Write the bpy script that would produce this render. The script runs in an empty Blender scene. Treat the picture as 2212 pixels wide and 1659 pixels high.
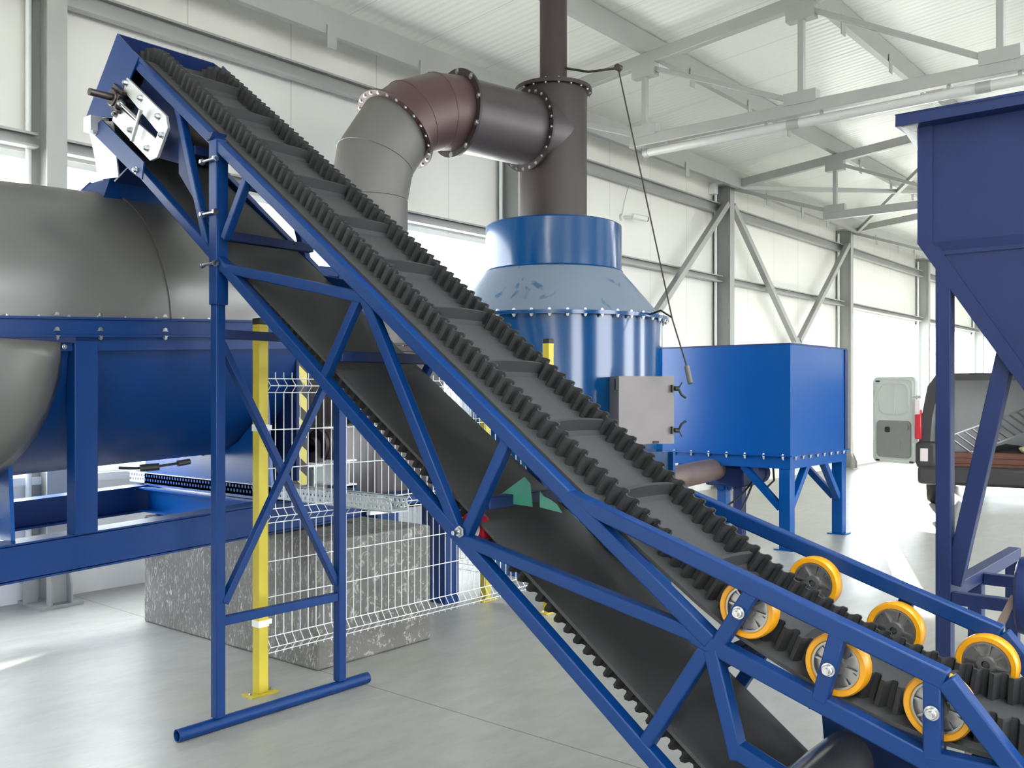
import bpy, bmesh, math, random
from mathutils import Vector, Matrix

# ------------------------------------------------------------------ camera, sky, sun, exposure
sc = bpy.context.scene
C = sc.collection
random.seed(7)
R = math.radians

cam_d = bpy.data.cameras.new('camera')
cam = bpy.data.objects.new('camera', cam_d)
C.objects.link(cam)
cam.location = (0, 0, 1.6)
cam.rotation_euler = (R(90), 0, R(-50))
cam_d.sensor_fit = 'HORIZONTAL'
cam_d.sensor_width = 36.0
cam_d.lens = 36.0 * 2001.0 / 2212.0
cam_d.shift_y = 20.5 / 2212.0
cam_d.clip_start = 0.05
cam_d.clip_end = 300
sc.camera = cam

world = bpy.data.worlds.new('overcast_sky')
sc.world = world
world.use_nodes = True
wn = world.node_tree
bg = wn.nodes['Background']
bg.inputs[0].default_value = (0.93, 0.97, 1.0, 1)
bg.inputs[1].default_value = 2.6

sun_d = bpy.data.lights.new('sun', 'SUN')
sun_d.energy = 9.0
sun_d.angle = R(1.0)
sun_d.color = (1.0, 0.96, 0.88)
sun = bpy.data.objects.new('sun', sun_d)
C.objects.link(sun)
sun.location = (30, 16, 12)
sun.rotation_euler = Vector((-7.5, -3.0, -1.9)).to_track_quat('-Z', 'Y').to_euler()

sc.view_settings.view_transform = 'Standard'
sc.view_settings.look = 'None'
sc.view_settings.gamma = 1.0
sc.view_settings.use_curve_mapping = False
sc.view_settings.exposure = 2.48
sc.cycles.max_bounces = 12
sc.cycles.diffuse_bounces = 8
sc.cycles.glossy_bounces = 4
sc.cycles.transparent_max_bounces = 16
sc.cycles.caustics_reflective = False
sc.cycles.caustics_refractive = False

# ------------------------------------------------------------------ materials
def srgb(r, g, b):
    f = lambda c: c / 12.92 if c <= 0.04045 else ((c + 0.055) / 1.055) ** 2.4
    return (f(r / 255), f(g / 255), f(b / 255), 1)

def mat(name, col, rough=0.5, metal=0.0, var=0.08, scale=6.0, spec=0.5, bump=0.0, bscale=60, rvar=0.0, stretch=(1, 1, 1)):
    m = bpy.data.materials.new(name)
    m.use_nodes = True
    nt = m.node_tree
    b = nt.nodes['Principled BSDF']
    b.inputs['Roughness'].default_value = rough
    b.inputs['Metallic'].default_value = metal
    b.inputs['Specular IOR Level'].default_value = spec
    tc = nt.nodes.new('ShaderNodeTexCoord')
    mp = nt.nodes.new('ShaderNodeMapping')
    mp.inputs['Scale'].default_value = stretch
    nt.links.new(tc.outputs['Object'], mp.inputs['Vector'])
    nz = nt.nodes.new('ShaderNodeTexNoise')
    nz.inputs['Scale'].default_value = scale
    nz.inputs['Detail'].default_value = 5
    nt.links.new(mp.outputs['Vector'], nz.inputs['Vector'])
    mx = nt.nodes.new('ShaderNodeMix')
    mx.data_type = 'RGBA'
    mx.inputs[6].default_value = tuple(c * (1 - var) for c in col[:3]) + (1,)
    mx.inputs[7].default_value = tuple(min(1, c * (1 + var)) for c in col[:3]) + (1,)
    nt.links.new(nz.outputs['Fac'], mx.inputs[0])
    nt.links.new(mx.outputs[2], b.inputs['Base Color'])
    if rvar:
        mr = nt.nodes.new('ShaderNodeMapRange')
        mr.inputs['From Min'].default_value = 0.3
        mr.inputs['From Max'].default_value = 0.7
        mr.inputs['To Min'].default_value = max(0.02, rough - rvar)
        mr.inputs['To Max'].default_value = min(1, rough + rvar)
        nt.links.new(nz.outputs['Fac'], mr.inputs['Value'])
        nt.links.new(mr.outputs[0], b.inputs['Roughness'])
    if bump:
        n2 = nt.nodes.new('ShaderNodeTexNoise')
        n2.inputs['Scale'].default_value = bscale
        nt.links.new(tc.outputs['Object'], n2.inputs['Vector'])
        bp = nt.nodes.new('ShaderNodeBump')
        bp.inputs['Strength'].default_value = bump
        bp.inputs['Distance'].default_value = 0.01
        nt.links.new(n2.outputs['Fac'], bp.inputs['Height'])
        nt.links.new(bp.outputs['Normal'], b.inputs['Normal'])
    return m

def line_mask(nt, src, axis, period, width, offset=0.0):
    sx = nt.nodes.new('ShaderNodeSeparateXYZ')
    nt.links.new(src, sx.inputs[0])
    a = nt.nodes.new('ShaderNodeMath'); a.operation = 'ADD'; a.inputs[1].default_value = offset + 1000 * period
    nt.links.new(sx.outputs[axis], a.inputs[0])
    w = nt.nodes.new('ShaderNodeMath'); w.operation = 'MODULO'; w.inputs[1].default_value = period
    nt.links.new(a.outputs[0], w.inputs[0])
    l = nt.nodes.new('ShaderNodeMath'); l.operation = 'LESS_THAN'; l.inputs[1].default_value = width
    nt.links.new(w.outputs[0], l.inputs[0])
    return l.outputs[0]

def panel_mat(name, col, axis, period, rough, seam=0.75, ribs=None):
    m = mat(name, col, rough, 0, 0.03, 1.5)
    nt = m.node_tree
    b = nt.nodes['Principled BSDF']
    src = nt.nodes.new('ShaderNodeNewGeometry').outputs['Position']
    msk = line_mask(nt, src, axis, period, 0.012)
    old = b.inputs['Base Color'].links[0].from_socket
    mx = nt.nodes.new('ShaderNodeMix'); mx.data_type = 'RGBA'
    mx.inputs[7].default_value = tuple(c * seam for c in col[:3]) + (1,)
    nt.links.new(msk, mx.inputs[0]); nt.links.new(old, mx.inputs[6])
    nt.links.new(mx.outputs[2], b.inputs['Base Color'])
    if ribs:
        sx = nt.nodes.new('ShaderNodeSeparateXYZ'); nt.links.new(src, sx.inputs[0])
        mu = nt.nodes.new('ShaderNodeMath'); mu.operation = 'MULTIPLY'; mu.inputs[1].default_value = 2 * math.pi / ribs
        nt.links.new(sx.outputs[axis], mu.inputs[0])
        si = nt.nodes.new('ShaderNodeMath'); si.operation = 'SINE'; nt.links.new(mu.outputs[0], si.inputs[0])
        bp = nt.nodes.new('ShaderNodeBump'); bp.inputs['Strength'].default_value = 0.35; bp.inputs['Distance'].default_value = 0.004
        nt.links.new(si.outputs[0], bp.inputs['Height'])
        nt.links.new(bp.outputs['Normal'], b.inputs['Normal'])
    return m

M = {}
M['blue'] = mat('royal_blue_paint', srgb(2, 48, 106), 0.42, 0, 0.10, 5, 0.3, 0.03, 90)
M['blue_dark'] = mat('navy_blue_paint', srgb(26, 42, 88), 0.5, 0, 0.10, 4, 0.3, 0.05, 80)
M['blue_light'] = mat('gloss_blue_paint', srgb(4, 64, 116), 0.14, 0, 0.06, 2, 0.5)
M['blue_bin'] = mat('bright_blue_paint', srgb(0, 70, 140), 0.26, 0, 0.05, 1.5, 0.4)
M['cone'] = mat('dusty_blue_cone', srgb(112, 124, 142), 0.45, 0, 0.08, 3)
def streaks(m, dark, lo, hi):
    nt = m.node_tree; b = nt.nodes['Principled BSDF']
    tc = nt.nodes.new('ShaderNodeTexCoord')
    mp = nt.nodes.new('ShaderNodeMapping'); mp.inputs['Scale'].default_value = (2.4, 2.4, 0.9); mp.inputs['Rotation'].default_value = (0.15, 0.2, 0.3)
    nz = nt.nodes.new('ShaderNodeTexNoise'); nz.inputs['Scale'].default_value = 2.2; nz.inputs['Detail'].default_value = 3; nz.inputs['Distortion'].default_value = 0.8
    mr = nt.nodes.new('ShaderNodeMapRange'); mr.inputs['From Min'].default_value = lo; mr.inputs['From Max'].default_value = hi
    mx = nt.nodes.new('ShaderNodeMix'); mx.data_type = 'RGBA'; mx.inputs[7].default_value = dark
    nt.links.new(tc.outputs['Object'], mp.inputs[0]); nt.links.new(mp.outputs[0], nz.inputs['Vector']); nt.links.new(nz.outputs['Fac'], mr.inputs['Value'])
    old = b.inputs['Base Color'].links[0].from_socket
    nt.links.new(mr.outputs[0], mx.inputs[0]); nt.links.new(old, mx.inputs[6]); nt.links.new(mx.outputs[2], b.inputs['Base Color'])
streaks(M['cone'], srgb(62, 92, 124), 0.62, 0.68)
M['hood'] = mat('grey_steel_hood', srgb(118, 117, 116), 0.36, 0.55, 0.16, 2.2, rvar=0.1)
M['duct_grey'] = mat('grey_primer', srgb(102, 100, 99), 0.5, 0.2, 0.08, 3)
M['duct_red'] = mat('red_brown_primer', srgb(82, 60, 62), 0.4, 0.2, 0.14, 3)
M['duct_mid'] = mat('brown_grey_primer', srgb(76, 69, 73), 0.38, 0.25, 0.14, 3)
M['duct_dark'] = mat('dark_brown_primer', srgb(56, 47, 48), 0.5, 0.15, 0.10, 3)
M['steel'] = mat('zinc_bolt', srgb(190, 192, 195), 0.28, 1.0, 0.08, 30)
M['galv'] = mat('galvanised_plate', srgb(208, 208, 208), 0.42, 0.75, 0.10, 9)
M['galv_struct'] = mat('galvanised_structure', srgb(160, 161, 159), 0.48, 0.25, 0.08, 3)
M['shaft'] = mat('oiled_steel', srgb(92, 84, 84), 0.3, 0.9, 0.12, 20)
M['rubber'] = mat('black_rubber', srgb(50, 50, 52), 0.7, 0, 0.20, 4, 0.35, 0.06, 40)
M['belt'] = mat('dusty_belt_rubber', srgb(60, 60, 62), 0.6, 0, 0.18, 2.5, 0.4, 0.05, 30)
M['drum_steel'] = mat('polished_drum', srgb(150, 150, 148), 0.22, 0.75, 0.08, 4)
M['yellow_tyre'] = mat('yellow_polyurethane', srgb(212, 146, 14), 0.35, 0, 0.06, 12)
M['red_tyre'] = mat('red_polyurethane', srgb(150, 22, 34), 0.3, 0, 0.06, 12)
M['alu'] = mat('cast_aluminium', srgb(150, 148, 150), 0.38, 0.85, 0.15, 25)
M['yellow_post'] = mat('yellow_powder_coat', srgb(196, 178, 58), 0.45, 0, 0.04, 6)
M['black'] = mat('black_plastic', srgb(26, 26, 28), 0.5, 0, 0.1, 10)
M['white_wire'] = mat('white_coated_wire', srgb(222, 226, 232), 0.4, 0.2, 0.03, 6)
M['white'] = mat('white_paint', srgb(226, 229, 228), 0.4, 0, 0.03, 5)
M['van_door'] = mat('pale_grey_door_paint', srgb(200, 204, 199), 0.45, 0, 0.03, 5)
M['van_black'] = mat('dark_van_trim', srgb(52, 50, 52), 0.5, 0, 0.1, 8)
M['van_grey'] = mat('grey_trim_panel', srgb(132, 131, 130), 0.7, 0, 0.06, 20)
M['van_inside'] = mat('van_inner_metal', srgb(205, 205, 208), 0.45, 0.2, 0.06, 4)
M['red_lens'] = mat('red_lamp_lens', srgb(190, 30, 45), 0.2, 0, 0.05, 5)
M['clear_lens'] = mat('clear_lamp_lens', srgb(215, 200, 200), 0.2, 0, 0.08, 25)
M['wood'] = mat('red_brown_planks', srgb(104, 66, 54), 0.7, 0, 0.25, 6, stretch=(1, 1, 8))
M['sack'] = mat('sack_cloth', srgb(218, 210, 170), 0.8, 0, 0.2, 8)
M['cable'] = mat('black_cable', srgb(34, 33, 34), 0.5)
M['wirerope'] = mat('steel_rope', srgb(78, 74, 70), 0.4, 0.6)
M['door_grey'] = mat('bare_grey_door_steel', srgb(132, 126, 128), 0.5, 0.3, 0.12, 4)
M['rust'] = mat('brown_trough_steel', srgb(122, 104, 98), 0.45, 0.4, 0.25, 5)

# concrete block: grey with pale scratched flecks
def block_mat():
    m = mat('flecked_concrete', srgb(112, 110, 106), 0.8, 0, 0.35, 3, bump=0.3, bscale=25)
    nt = m.node_tree; b = nt.nodes['Principled BSDF']
    tc = nt.nodes.new('ShaderNodeTexCoord')
    mp = nt.nodes.new('ShaderNodeMapping'); mp.inputs['Rotation'].default_value = (0.6, 0.5, 0.7); mp.inputs['Scale'].default_value = (1, 3.2, 1)
    nt.links.new(tc.outputs['Object'], mp.inputs[0])
    nz = nt.nodes.new('ShaderNodeTexNoise'); nz.inputs['Scale'].default_value = 13; nz.inputs['Detail'].default_value = 9; nz.inputs['Roughness'].default_value = 0.75; nz.inputs['Distortion'].default_value = 1.6
    nt.links.new(mp.outputs[0], nz.inputs['Vector'])
    mr = nt.nodes.new('ShaderNodeMapRange'); mr.inputs['From Min'].default_value = 0.53; mr.inputs['From Max'].default_value = 0.66
    nt.links.new(nz.outputs['Fac'], mr.inputs['Value'])
    old = b.inputs['Base Color'].links[0].from_socket
    mx = nt.nodes.new('ShaderNodeMix'); mx.data_type = 'RGBA'; mx.inputs[7].default_value = srgb(196, 192, 188)
    nt.links.new(mr.outputs[0], mx.inputs[0]); nt.links.new(old, mx.inputs[6]); nt.links.new(mx.outputs[2], b.inputs['Base Color'])
    return m
M['block'] = block_mat()

def floor_mat():
    m = mat('smooth_concrete_floor', srgb(166, 165, 160), 0.34, 0, 0.05, 0.5, 0.45, rvar=0.05)
    nt = m.node_tree; b = nt.nodes['Principled BSDF']
    geo = nt.nodes.new('ShaderNodeNewGeometry').outputs['Position']
    nz = nt.nodes.new('ShaderNodeTexNoise'); nz.inputs['Scale'].default_value = 3.5; nz.inputs['Detail'].default_value = 8; nz.inputs['Roughness'].default_value = 0.7
    mp = nt.nodes.new('ShaderNodeMapping'); mp.inputs['Rotation'].default_value = (0, 0, 0.5); mp.inputs['Scale'].default_value = (1, 2.6, 1)
    nt.links.new(geo, mp.inputs[0]); nt.links.new(mp.outputs[0], nz.inputs['Vector'])
    old = b.inputs['Base Color'].links[0].from_socket
    mx = nt.nodes.new('ShaderNodeMix'); mx.data_type = 'RGBA'; mx.blend_type = 'MULTIPLY'
    mx.inputs[0].default_value = 0.75
    cr = nt.nodes.new('ShaderNodeValToRGB')
    cr.color_ramp.elements[0].position = 0.3; cr.color_ramp.elements[0].color = (0.70, 0.69, 0.66, 1)
    cr.color_ramp.elements[1].position = 0.7; cr.color_ramp.elements[1].color = (1, 1, 1, 1)
    nt.links.new(nz.outputs['Fac'], cr.inputs[0])
    nt.links.new(old, mx.inputs[6]); nt.links.new(cr.outputs[0], mx.inputs[7])
    # saw-cut joints
    j1 = line_mask(nt, geo, 0, 6.0, 0.008, -3.38)
    m2 = nt.nodes.new('ShaderNodeMix'); m2.data_type = 'RGBA'; m2.inputs[7].default_value = srgb(105, 103, 98)
    nt.links.new(j1, m2.inputs[0]); nt.links.new(mx.outputs[2], m2.inputs[6])
    nt.links.new(m2.outputs[2], b.inputs['Base Color'])
    bp = nt.nodes.new('ShaderNodeBump'); bp.inputs['Strength'].default_value = 0.08; bp.inputs['Distance'].default_value = 0.01
    nt.links.new(nz.outputs['Fac'], bp.inputs['Height']); nt.links.new(bp.outputs['Normal'], b.inputs['Normal'])
    return m
M['floor'] = floor_mat()
M['wall'] = panel_mat('white_sandwich_panel', srgb(226, 225, 220), 0, 1.1, 0.45)
M['wall_y'] = panel_mat('white_sandwich_panel_end', srgb(226, 225, 220), 1, 1.1, 0.45)
M['roof'] = panel_mat('white_ribbed_roof_panel', srgb(224, 224, 220), 0, 1.0, 0.32, 0.7, 0.10)
M['yard'] = mat('pale_concrete_yard', srgb(190, 188, 182), 0.8, 0, 0.08, 1)

def glass_mat():
    m = bpy.data.materials.new('clear_pane'); m.use_nodes = True
    nt = m.node_tree
    for n in list(nt.nodes): nt.nodes.remove(n)
    o = nt.nodes.new('ShaderNodeOutputMaterial')
    t = nt.nodes.new('ShaderNodeBsdfTransparent'); t.inputs[0].default_value = (0.95, 0.97, 0.97, 1)
    g = nt.nodes.new('ShaderNodeBsdfGlossy'); g.inputs['Roughness'].default_value = 0.05
    lw = nt.nodes.new('ShaderNodeLayerWeight'); lw.inputs[0].default_value = 0.5
    pw = nt.nodes.new('ShaderNodeMath'); pw.operation = 'POWER'; pw.inputs[1].default_value = 4.0
    nt.links.new(lw.outputs['Facing'], pw.inputs[0])
    fr = nt.nodes.new('ShaderNodeMapRange'); fr.inputs['To Min'].default_value = 0.03; fr.inputs['To Max'].default_value = 0.35
    nt.links.new(pw.outputs[0], fr.inputs['Value'])
    x = nt.nodes.new('ShaderNodeMixShader')
    nt.links.new(fr.outputs[0], x.inputs[0]); nt.links.new(t.outputs[0], x.inputs[1]); nt.links.new(g.outputs[0], x.inputs[2])
    nt.links.new(x.outputs[0], o.inputs[0])
    return m
M['glass'] = glass_mat()

def tinted(name, col, alpha):
    m = mat(name, col, 0.3, 0, 0.05, 5)
    m.node_tree.nodes['Principled BSDF'].inputs['Alpha'].default_value = alpha
    return m
M['green_sheet'] = tinted('green_plastic_sheet', srgb(70, 150, 130), 0.72)
M['tube_glass'] = mat('milky_tube', srgb(188, 190, 188), 0.2, 0, 0.04, 10)

def stripe_mat():
    m = mat('yellow_black_stripes', srgb(220, 205, 110), 0.5)
    nt = m.node_tree; b = nt.nodes['Principled BSDF']
    geo = nt.nodes.new('ShaderNodeNewGeometry').outputs['Position']
    mp = nt.nodes.new('ShaderNodeMapping'); mp.inputs['Rotation'].default_value = (0, R(-40), 0)
    nt.links.new(geo, mp.inputs[0])
    msk = line_mask(nt, mp.outputs[0], 2, 0.13, 0.062)
    mx = nt.nodes.new('ShaderNodeMix'); mx.data_type = 'RGBA'
    mx.inputs[6].default_value = srgb(220, 205, 110); mx.inputs[7].default_value = srgb(50, 46, 48)
    nt.links.new(msk, mx.inputs[0]); nt.links.new(mx.outputs[2], b.inputs['Base Color'])
    return m
M['stripes'] = stripe_mat()

def perf_mat():
    # pale galvanised tray with rows of dark punched slots
    m = mat('punched_galvanised_tray', srgb(205, 210, 212), 0.45, 0.15, 0.05, 8)
    return m
M['tray'] = perf_mat()

# ------------------------------------------------------------------ mesh helpers
V = Vector

class MB:
    def __init__(self):
        self.v = []; self.f = []
    def add(self, verts, faces):
        n = len(self.v)
        self.v += [V(p) for p in verts]
        self.f += [[n + i for i in fc] for fc in faces]
        return self
    def box(self, a, b):
        x0, y0, z0 = a; x1, y1, z1 = b
        x0, x1 = sorted((x0, x1)); y0, y1 = sorted((y0, y1)); z0, z1 = sorted((z0, z1))
        vs = [(x0, y0, z0), (x1, y0, z0), (x1, y1, z0), (x0, y1, z0), (x0, y0, z1), (x1, y0, z1), (x1, y1, z1), (x0, y1, z1)]
        return self.add(vs, [(0, 3, 2, 1), (4, 5, 6, 7), (0, 1, 5, 4), (1, 2, 6, 5), (2, 3, 7, 6), (3, 0, 4, 7)])
    def beam(self, p0, p1, w, h, side=(1, 0, 0)):
        # rectangular tube from p0 to p1; w along 'side', h across it
        p0 = V(p0); p1 = V(p1); d = (p1 - p0).normalized()
        s = V(side); s = (s - d * s.dot(d)).normalized(); u = d.cross(s)
        vs = []
        for p in (p0, p1):
            for a, b in ((-1, -1), (1, -1), (1, 1), (-1, 1)):
                vs.append(p + s * (a * w / 2) + u * (b * h / 2))
        return self.add(vs, [(3, 2, 1, 0), (4, 5, 6, 7), (0, 1, 5, 4), (1, 2, 6, 5), (2, 3, 7, 6), (3, 0, 4, 7)])
    def ibeam(self, p0, p1, h, b, tw, tf, up=(0, 0, 1)):
        p0 = V(p0); p1 = V(p1); d = (p1 - p0).normalized()
        u = V(up); u = (u - d * u.dot(d)).normalized(); s = d.cross(u)
        pr = [(-b / 2, -h / 2), (b / 2, -h / 2), (b / 2, -h / 2 + tf), (tw / 2, -h / 2 + tf), (tw / 2, h / 2 - tf), (b / 2, h / 2 - tf),
              (b / 2, h / 2), (-b / 2, h / 2), (-b / 2, h / 2 - tf), (-tw / 2, h / 2 - tf), (-tw / 2, -h / 2 + tf), (-b / 2, -h / 2 + tf)]
        return self.sweep(pr, p0, p1, s, u)
    def cbeam(self, p0, p1, h, b, t, side, up=(0, 0, 1), lip=0.0):
        # channel, open towards 'side'
        p0 = V(p0); p1 = V(p1); d = (p1 - p0).normalized()
        u = V(up); u = (u - d * u.dot(d)).normalized(); s = V(side); s = (s - d * s.dot(d)).normalized()
        pr = [(0, -h / 2), (b, -h / 2), (b, -h / 2 + t + lip), (b - t, -h / 2 + t + lip), (b - t, -h / 2 + t), (t, -h / 2 + t), (t, h / 2 - t),
              (b - t, h / 2 - t), (b - t, h / 2 - t - lip), (b, h / 2 - t - lip), (b, h / 2), (0, h / 2)]
        return self.sweep(pr, p0, p1, s, u)
    def sweep(self, pr, p0, p1, s, u):
        n = len(pr)
        vs = [p0 + s * x + u * y for x, y in pr] + [p1 + s * x + u * y for x, y in pr]
        fs = [tuple(range(n))[::-1], tuple(range(n, 2 * n))]
        fs += [(i, (i + 1) % n, n + (i + 1) % n, n + i) for i in range(n)]
        return self.add(vs, fs)
    def prism(self, pts, ext):
        n = len(pts); e = V(ext)
        vs = [V(p) for p in pts] + [V(p) + e for p in pts]
        return self.add(vs, [tuple(range(n))[::-1], tuple(range(n, 2 * n))] + [(i, (i + 1) % n, n + (i + 1) % n, n + i) for i in range(n)])
    def lathe(self, prof, origin, axis, n=32, ang=(0, 2 * math.pi), ref=None):
        # prof: (radius, distance along axis)
        o = V(origin); a = V(axis).normalized()
        r0 = V(ref) if ref else (V((0, 0, 1)) if abs(a.z) < 0.9 else V((1, 0, 0)))
        e1 = (r0 - a * r0.dot(a)).normalized(); e2 = a.cross(e1)
        full = abs(ang[1] - ang[0] - 2 * math.pi) < 1e-6
        m = n if full else n + 1
        vs = []; fs = []
        for r, t in prof:
            for i in range(m):
                q = ang[0] + (ang[1] - ang[0]) * i / n
                vs.append(o + a * t + (e1 * math.cos(q) + e2 * math.sin(q)) * r)
        for k in range(len(prof) - 1):
            for i in range(n):
                j = (i + 1) % m
                fs.append((k * m + i, k * m + j, (k + 1) * m + j, (k + 1) * m + i))
        self.add(vs, fs)
        return self
    def cyl(self, p0, p1, r, n=20, r1=None):
        p0 = V(p0); p1 = V(p1); L = (p1 - p0).length
        r1 = r if r1 is None else r1
        return self.lathe([(1e-4, 0), (r, 0), (r1, L), (1e-4, L)], p0, p1 - p0, n)
    def tube(self, pts, r, n=8):
        pts = [V(p) for p in pts]
        vs = []; fs = []; prev = None
        for i, p in enumerate(pts):
            d = (pts[min(i + 1, len(pts) - 1)] - pts[max(i - 1, 0)]).normalized()
            if prev is None:
                s = d.orthogonal().normalized()
            else:
                s = (prev - d * prev.dot(d)).normalized()
            prev = s; u = d.cross(s)
            for k in range(n):
                q = 2 * math.pi * k / n
                vs.append(p + (s * math.cos(q) + u * math.sin(q)) * r)
        for i in range(len(pts) - 1):
            for k in range(n):
                j = (k + 1) % n
                fs.append((i * n + k, i * n + j, (i + 1) * n + j, (i + 1) * n + k))
        fs.append(tuple(range(n))[::-1]); fs.append(tuple(range((len(pts) - 1) * n, len(pts) * n)))
        return self.add(vs, fs)
    def build(self, name, m, parent=None, loc=None, bevel=0.0, smooth=True, pieces=None):
        """links the collected faces as ONE mesh object; vertices are given in world space"""
        me = bpy.data.meshes.new(name)
        o = bpy.data.objects.new(name, me); C.objects.link(o)
        off = V((0, 0, 0))
        if parent is not None:
            o.parent = parent
            off = world_loc(parent)
        if loc is not None:
            o.location = V(loc) - off
            off = V(loc)
        me.from_pydata([tuple(p - off) for p in self.v], [], self.f)
        bm = bmesh.new(); bm.from_mesh(me)
        bmesh.ops.remove_doubles(bm, verts=bm.verts, dist=1e-5)
        bmesh.ops.recalc_face_normals(bm, faces=bm.faces)
        bm.to_mesh(me); bm.free()
        me.materials.append(m if not isinstance(m, str) else M[m])
        if smooth:
            for p in me.polygons: p.use_smooth = True
            me.set_sharp_from_angle(angle=R(32))
        if bevel:
            b = o.modifiers.new('edge', 'BEVEL'); b.width = bevel; b.segments = 2; b.limit_method = 'ANGLE'; b.angle_limit = R(40)
        return o

def world_loc(o):
    p = V((0, 0, 0))
    while o is not None:
        p += o.location; o = o.parent
    return p

def thing(name, label, cat, loc, group=None):
    o = bpy.data.objects.new(name, None); C.objects.link(o)
    o.empty_display_size = 0.2
    o.location = loc; o['label'] = label; o['category'] = cat
    if group: o['group'] = group
    return o
def tag(o, label, cat, group=None, kind=None):
    o['label'] = label; o['category'] = cat
    if group: o['group'] = group
    if kind: o['kind'] = kind
    return o
def struct(o, label=None):
    o['kind'] = 'structure'
    if label: o['label'] = label
    return o
def copy_tree(o, parent=None, offset=None):
    c = o.copy(); C.objects.link(c)
    if parent is not None: c.parent = parent
    if offset is not None: c.location = o.location + V(offset)
    for ch in list(o.children): copy_tree(ch, c)
    return c

BOLT = {}
def bolts(parent, pts, axis, r=0.012, h=0.012, name='bolt', m='steel'):
    """one small hexagonal bolt head per point, sharing one mesh"""
    key = (tuple(round(c, 3) for c in axis), r, h, m)
    off = world_loc(parent)
    for p in pts:
        if key not in BOLT:
            a = V(axis).normalized()
            b = MB(); b.lathe([(1e-4, h), (r * 0.55, h), (r * 0.55, h * 0.8), (r * 0.9, h * 0.8), (r, h * 0.6), (r, 0.15 * h), (r * 1.45, 0.15 * h), (r * 1.45, -0.002)], (0, 0, 0), a, 6)
            o = b.build(name, m, None, None)
            BOLT[key] = o.data
            bpy.data.objects.remove(o)
        o = bpy.data.objects.new(name, BOLT[key]); C.objects.link(o)
        o.parent = parent; o.location = V(p) - off

def ring(center, axis, r, n, start=0.0, ref=None):
    a = V(axis).normalized()
    r0 = V(ref) if ref else (V((0, 0, 1)) if abs(a.z) < 0.9 else V((1, 0, 0)))
    e1 = (r0 - a * r0.dot(a)).normalized(); e2 = a.cross(e1)
    return [V(center) + (e1 * math.cos(start + 2 * math.pi * i / n) + e2 * math.sin(start + 2 * math.pi * i / n)) * r for i in range(n)]

# ------------------------------------------------------------------ hall
WY = 7.42                      # inner face of the long wall
COLX = [3.14 + 5.513 * k for k in range(6)]   # column lines
def roof_z(y): return 5.36 + 0.095 * (7.1 - y)

struct(MB().box((-9, -12, -0.2), (42, WY + 0.1, 0)).build('floor', 'floor', smooth=False))
yard = MB().box((-40, WY + 0.1, -0.25), (80, 60, -0.06)).box((-40, -60, -0.25), (80, -12, -0.06)).build('floor_yard', 'yard', smooth=False)
struct(yard)
# roof: rises from the wall to a ridge and falls again
RY = -2.6
b = MB()
SKY0, SKY1 = -1.2, -3.4        # unseen glazed roof gap, added to light the floor from above
b.prism([(-9, WY + 0.3, roof_z(WY + 0.3)), (-9, SKY0, roof_z(SKY0)), (-9, SKY0, roof_z(SKY0) + 0.1), (-9, WY + 0.3, roof_z(WY + 0.3) + 0.1)], (51, 0, 0))
b.prism([(-9, SKY1, roof_z(SKY0) - 0.05), (-9, -12.2, roof_z(RY) - 0.9), (-9, -12.2, roof_z(RY) - 0.8), (-9, SKY1, roof_z(SKY0) + 0.05)], (51, 0, 0))
struct(b.build('ceiling', 'roof', smooth=False))
struct(MB().box((-9, SKY1, roof_z(SKY0) + 0.06), (42, SKY0, roof_z(SKY0) + 0.075)).build('window_8', 'glass', smooth=False))  # clear cover of the added roof opening, out of view
# long wall in strips round the window bands
b = MB()
def wall_piece(b, x0, x1, z0, z1): b.box((x0, WY, z0), (x1, WY + 0.1, z1))
SILL1, SILL2, HEAD = 0.95, 0.47, 3.45
wall_piece(b, -9, 8.62, 0, SILL1); wall_piece(b, -9, 42, HEAD, roof_z(WY) + 0.02)
wall_piece(b, 8.62, 19.75, 0, HEAD); wall_piece(b, 19.75, 42, 0, SILL2); wall_piece(b, -9, -6, SILL1, HEAD)
wall_piece(b, 41, 42, SILL2, HEAD)
struct(b.build('wall_back', 'wall', smooth=False))
# unseen wall behind the camera, its open gates enlarged to brighten the hall
b = MB()
gates = [(-5, -0.5), (4.0, 9), (14, 19), (25, 30)]
x = -9
for g0, g1 in gates:
    b.box((x, -12, 0), (g0, -11.9, 6.0)); b.box((g0, -12, 4.6), (g1, -11.9, 6.0)); x = g1
b.box((x, -12, 0), (42, -11.9, 6.0))
struct(b.build('wall_front', 'wall', smooth=False))
b = MB(); b.box((-9, -12, 0), (-8.9, WY, 6.2))
struct(b.build('wall_left', 'wall_y', smooth=False))
b = MB(); b.box((41.9, -12, 0), (42, WY, 6.2))
struct(b.build('wall_right', 'wall_y', smooth=False))
# sill rails below the glazing
struct(MB().box((-6, WY - 0.06, SILL1 - 0.05), (8.62, WY + 0.02, SILL1 + 0.01)).build('trim_1', 'white', smooth=False))
struct(MB().box((19.75, WY - 0.06, SILL2 - 0.05), (41, WY + 0.02, SILL2 + 0.01)).build('trim_2', 'white', smooth=False))

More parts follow.
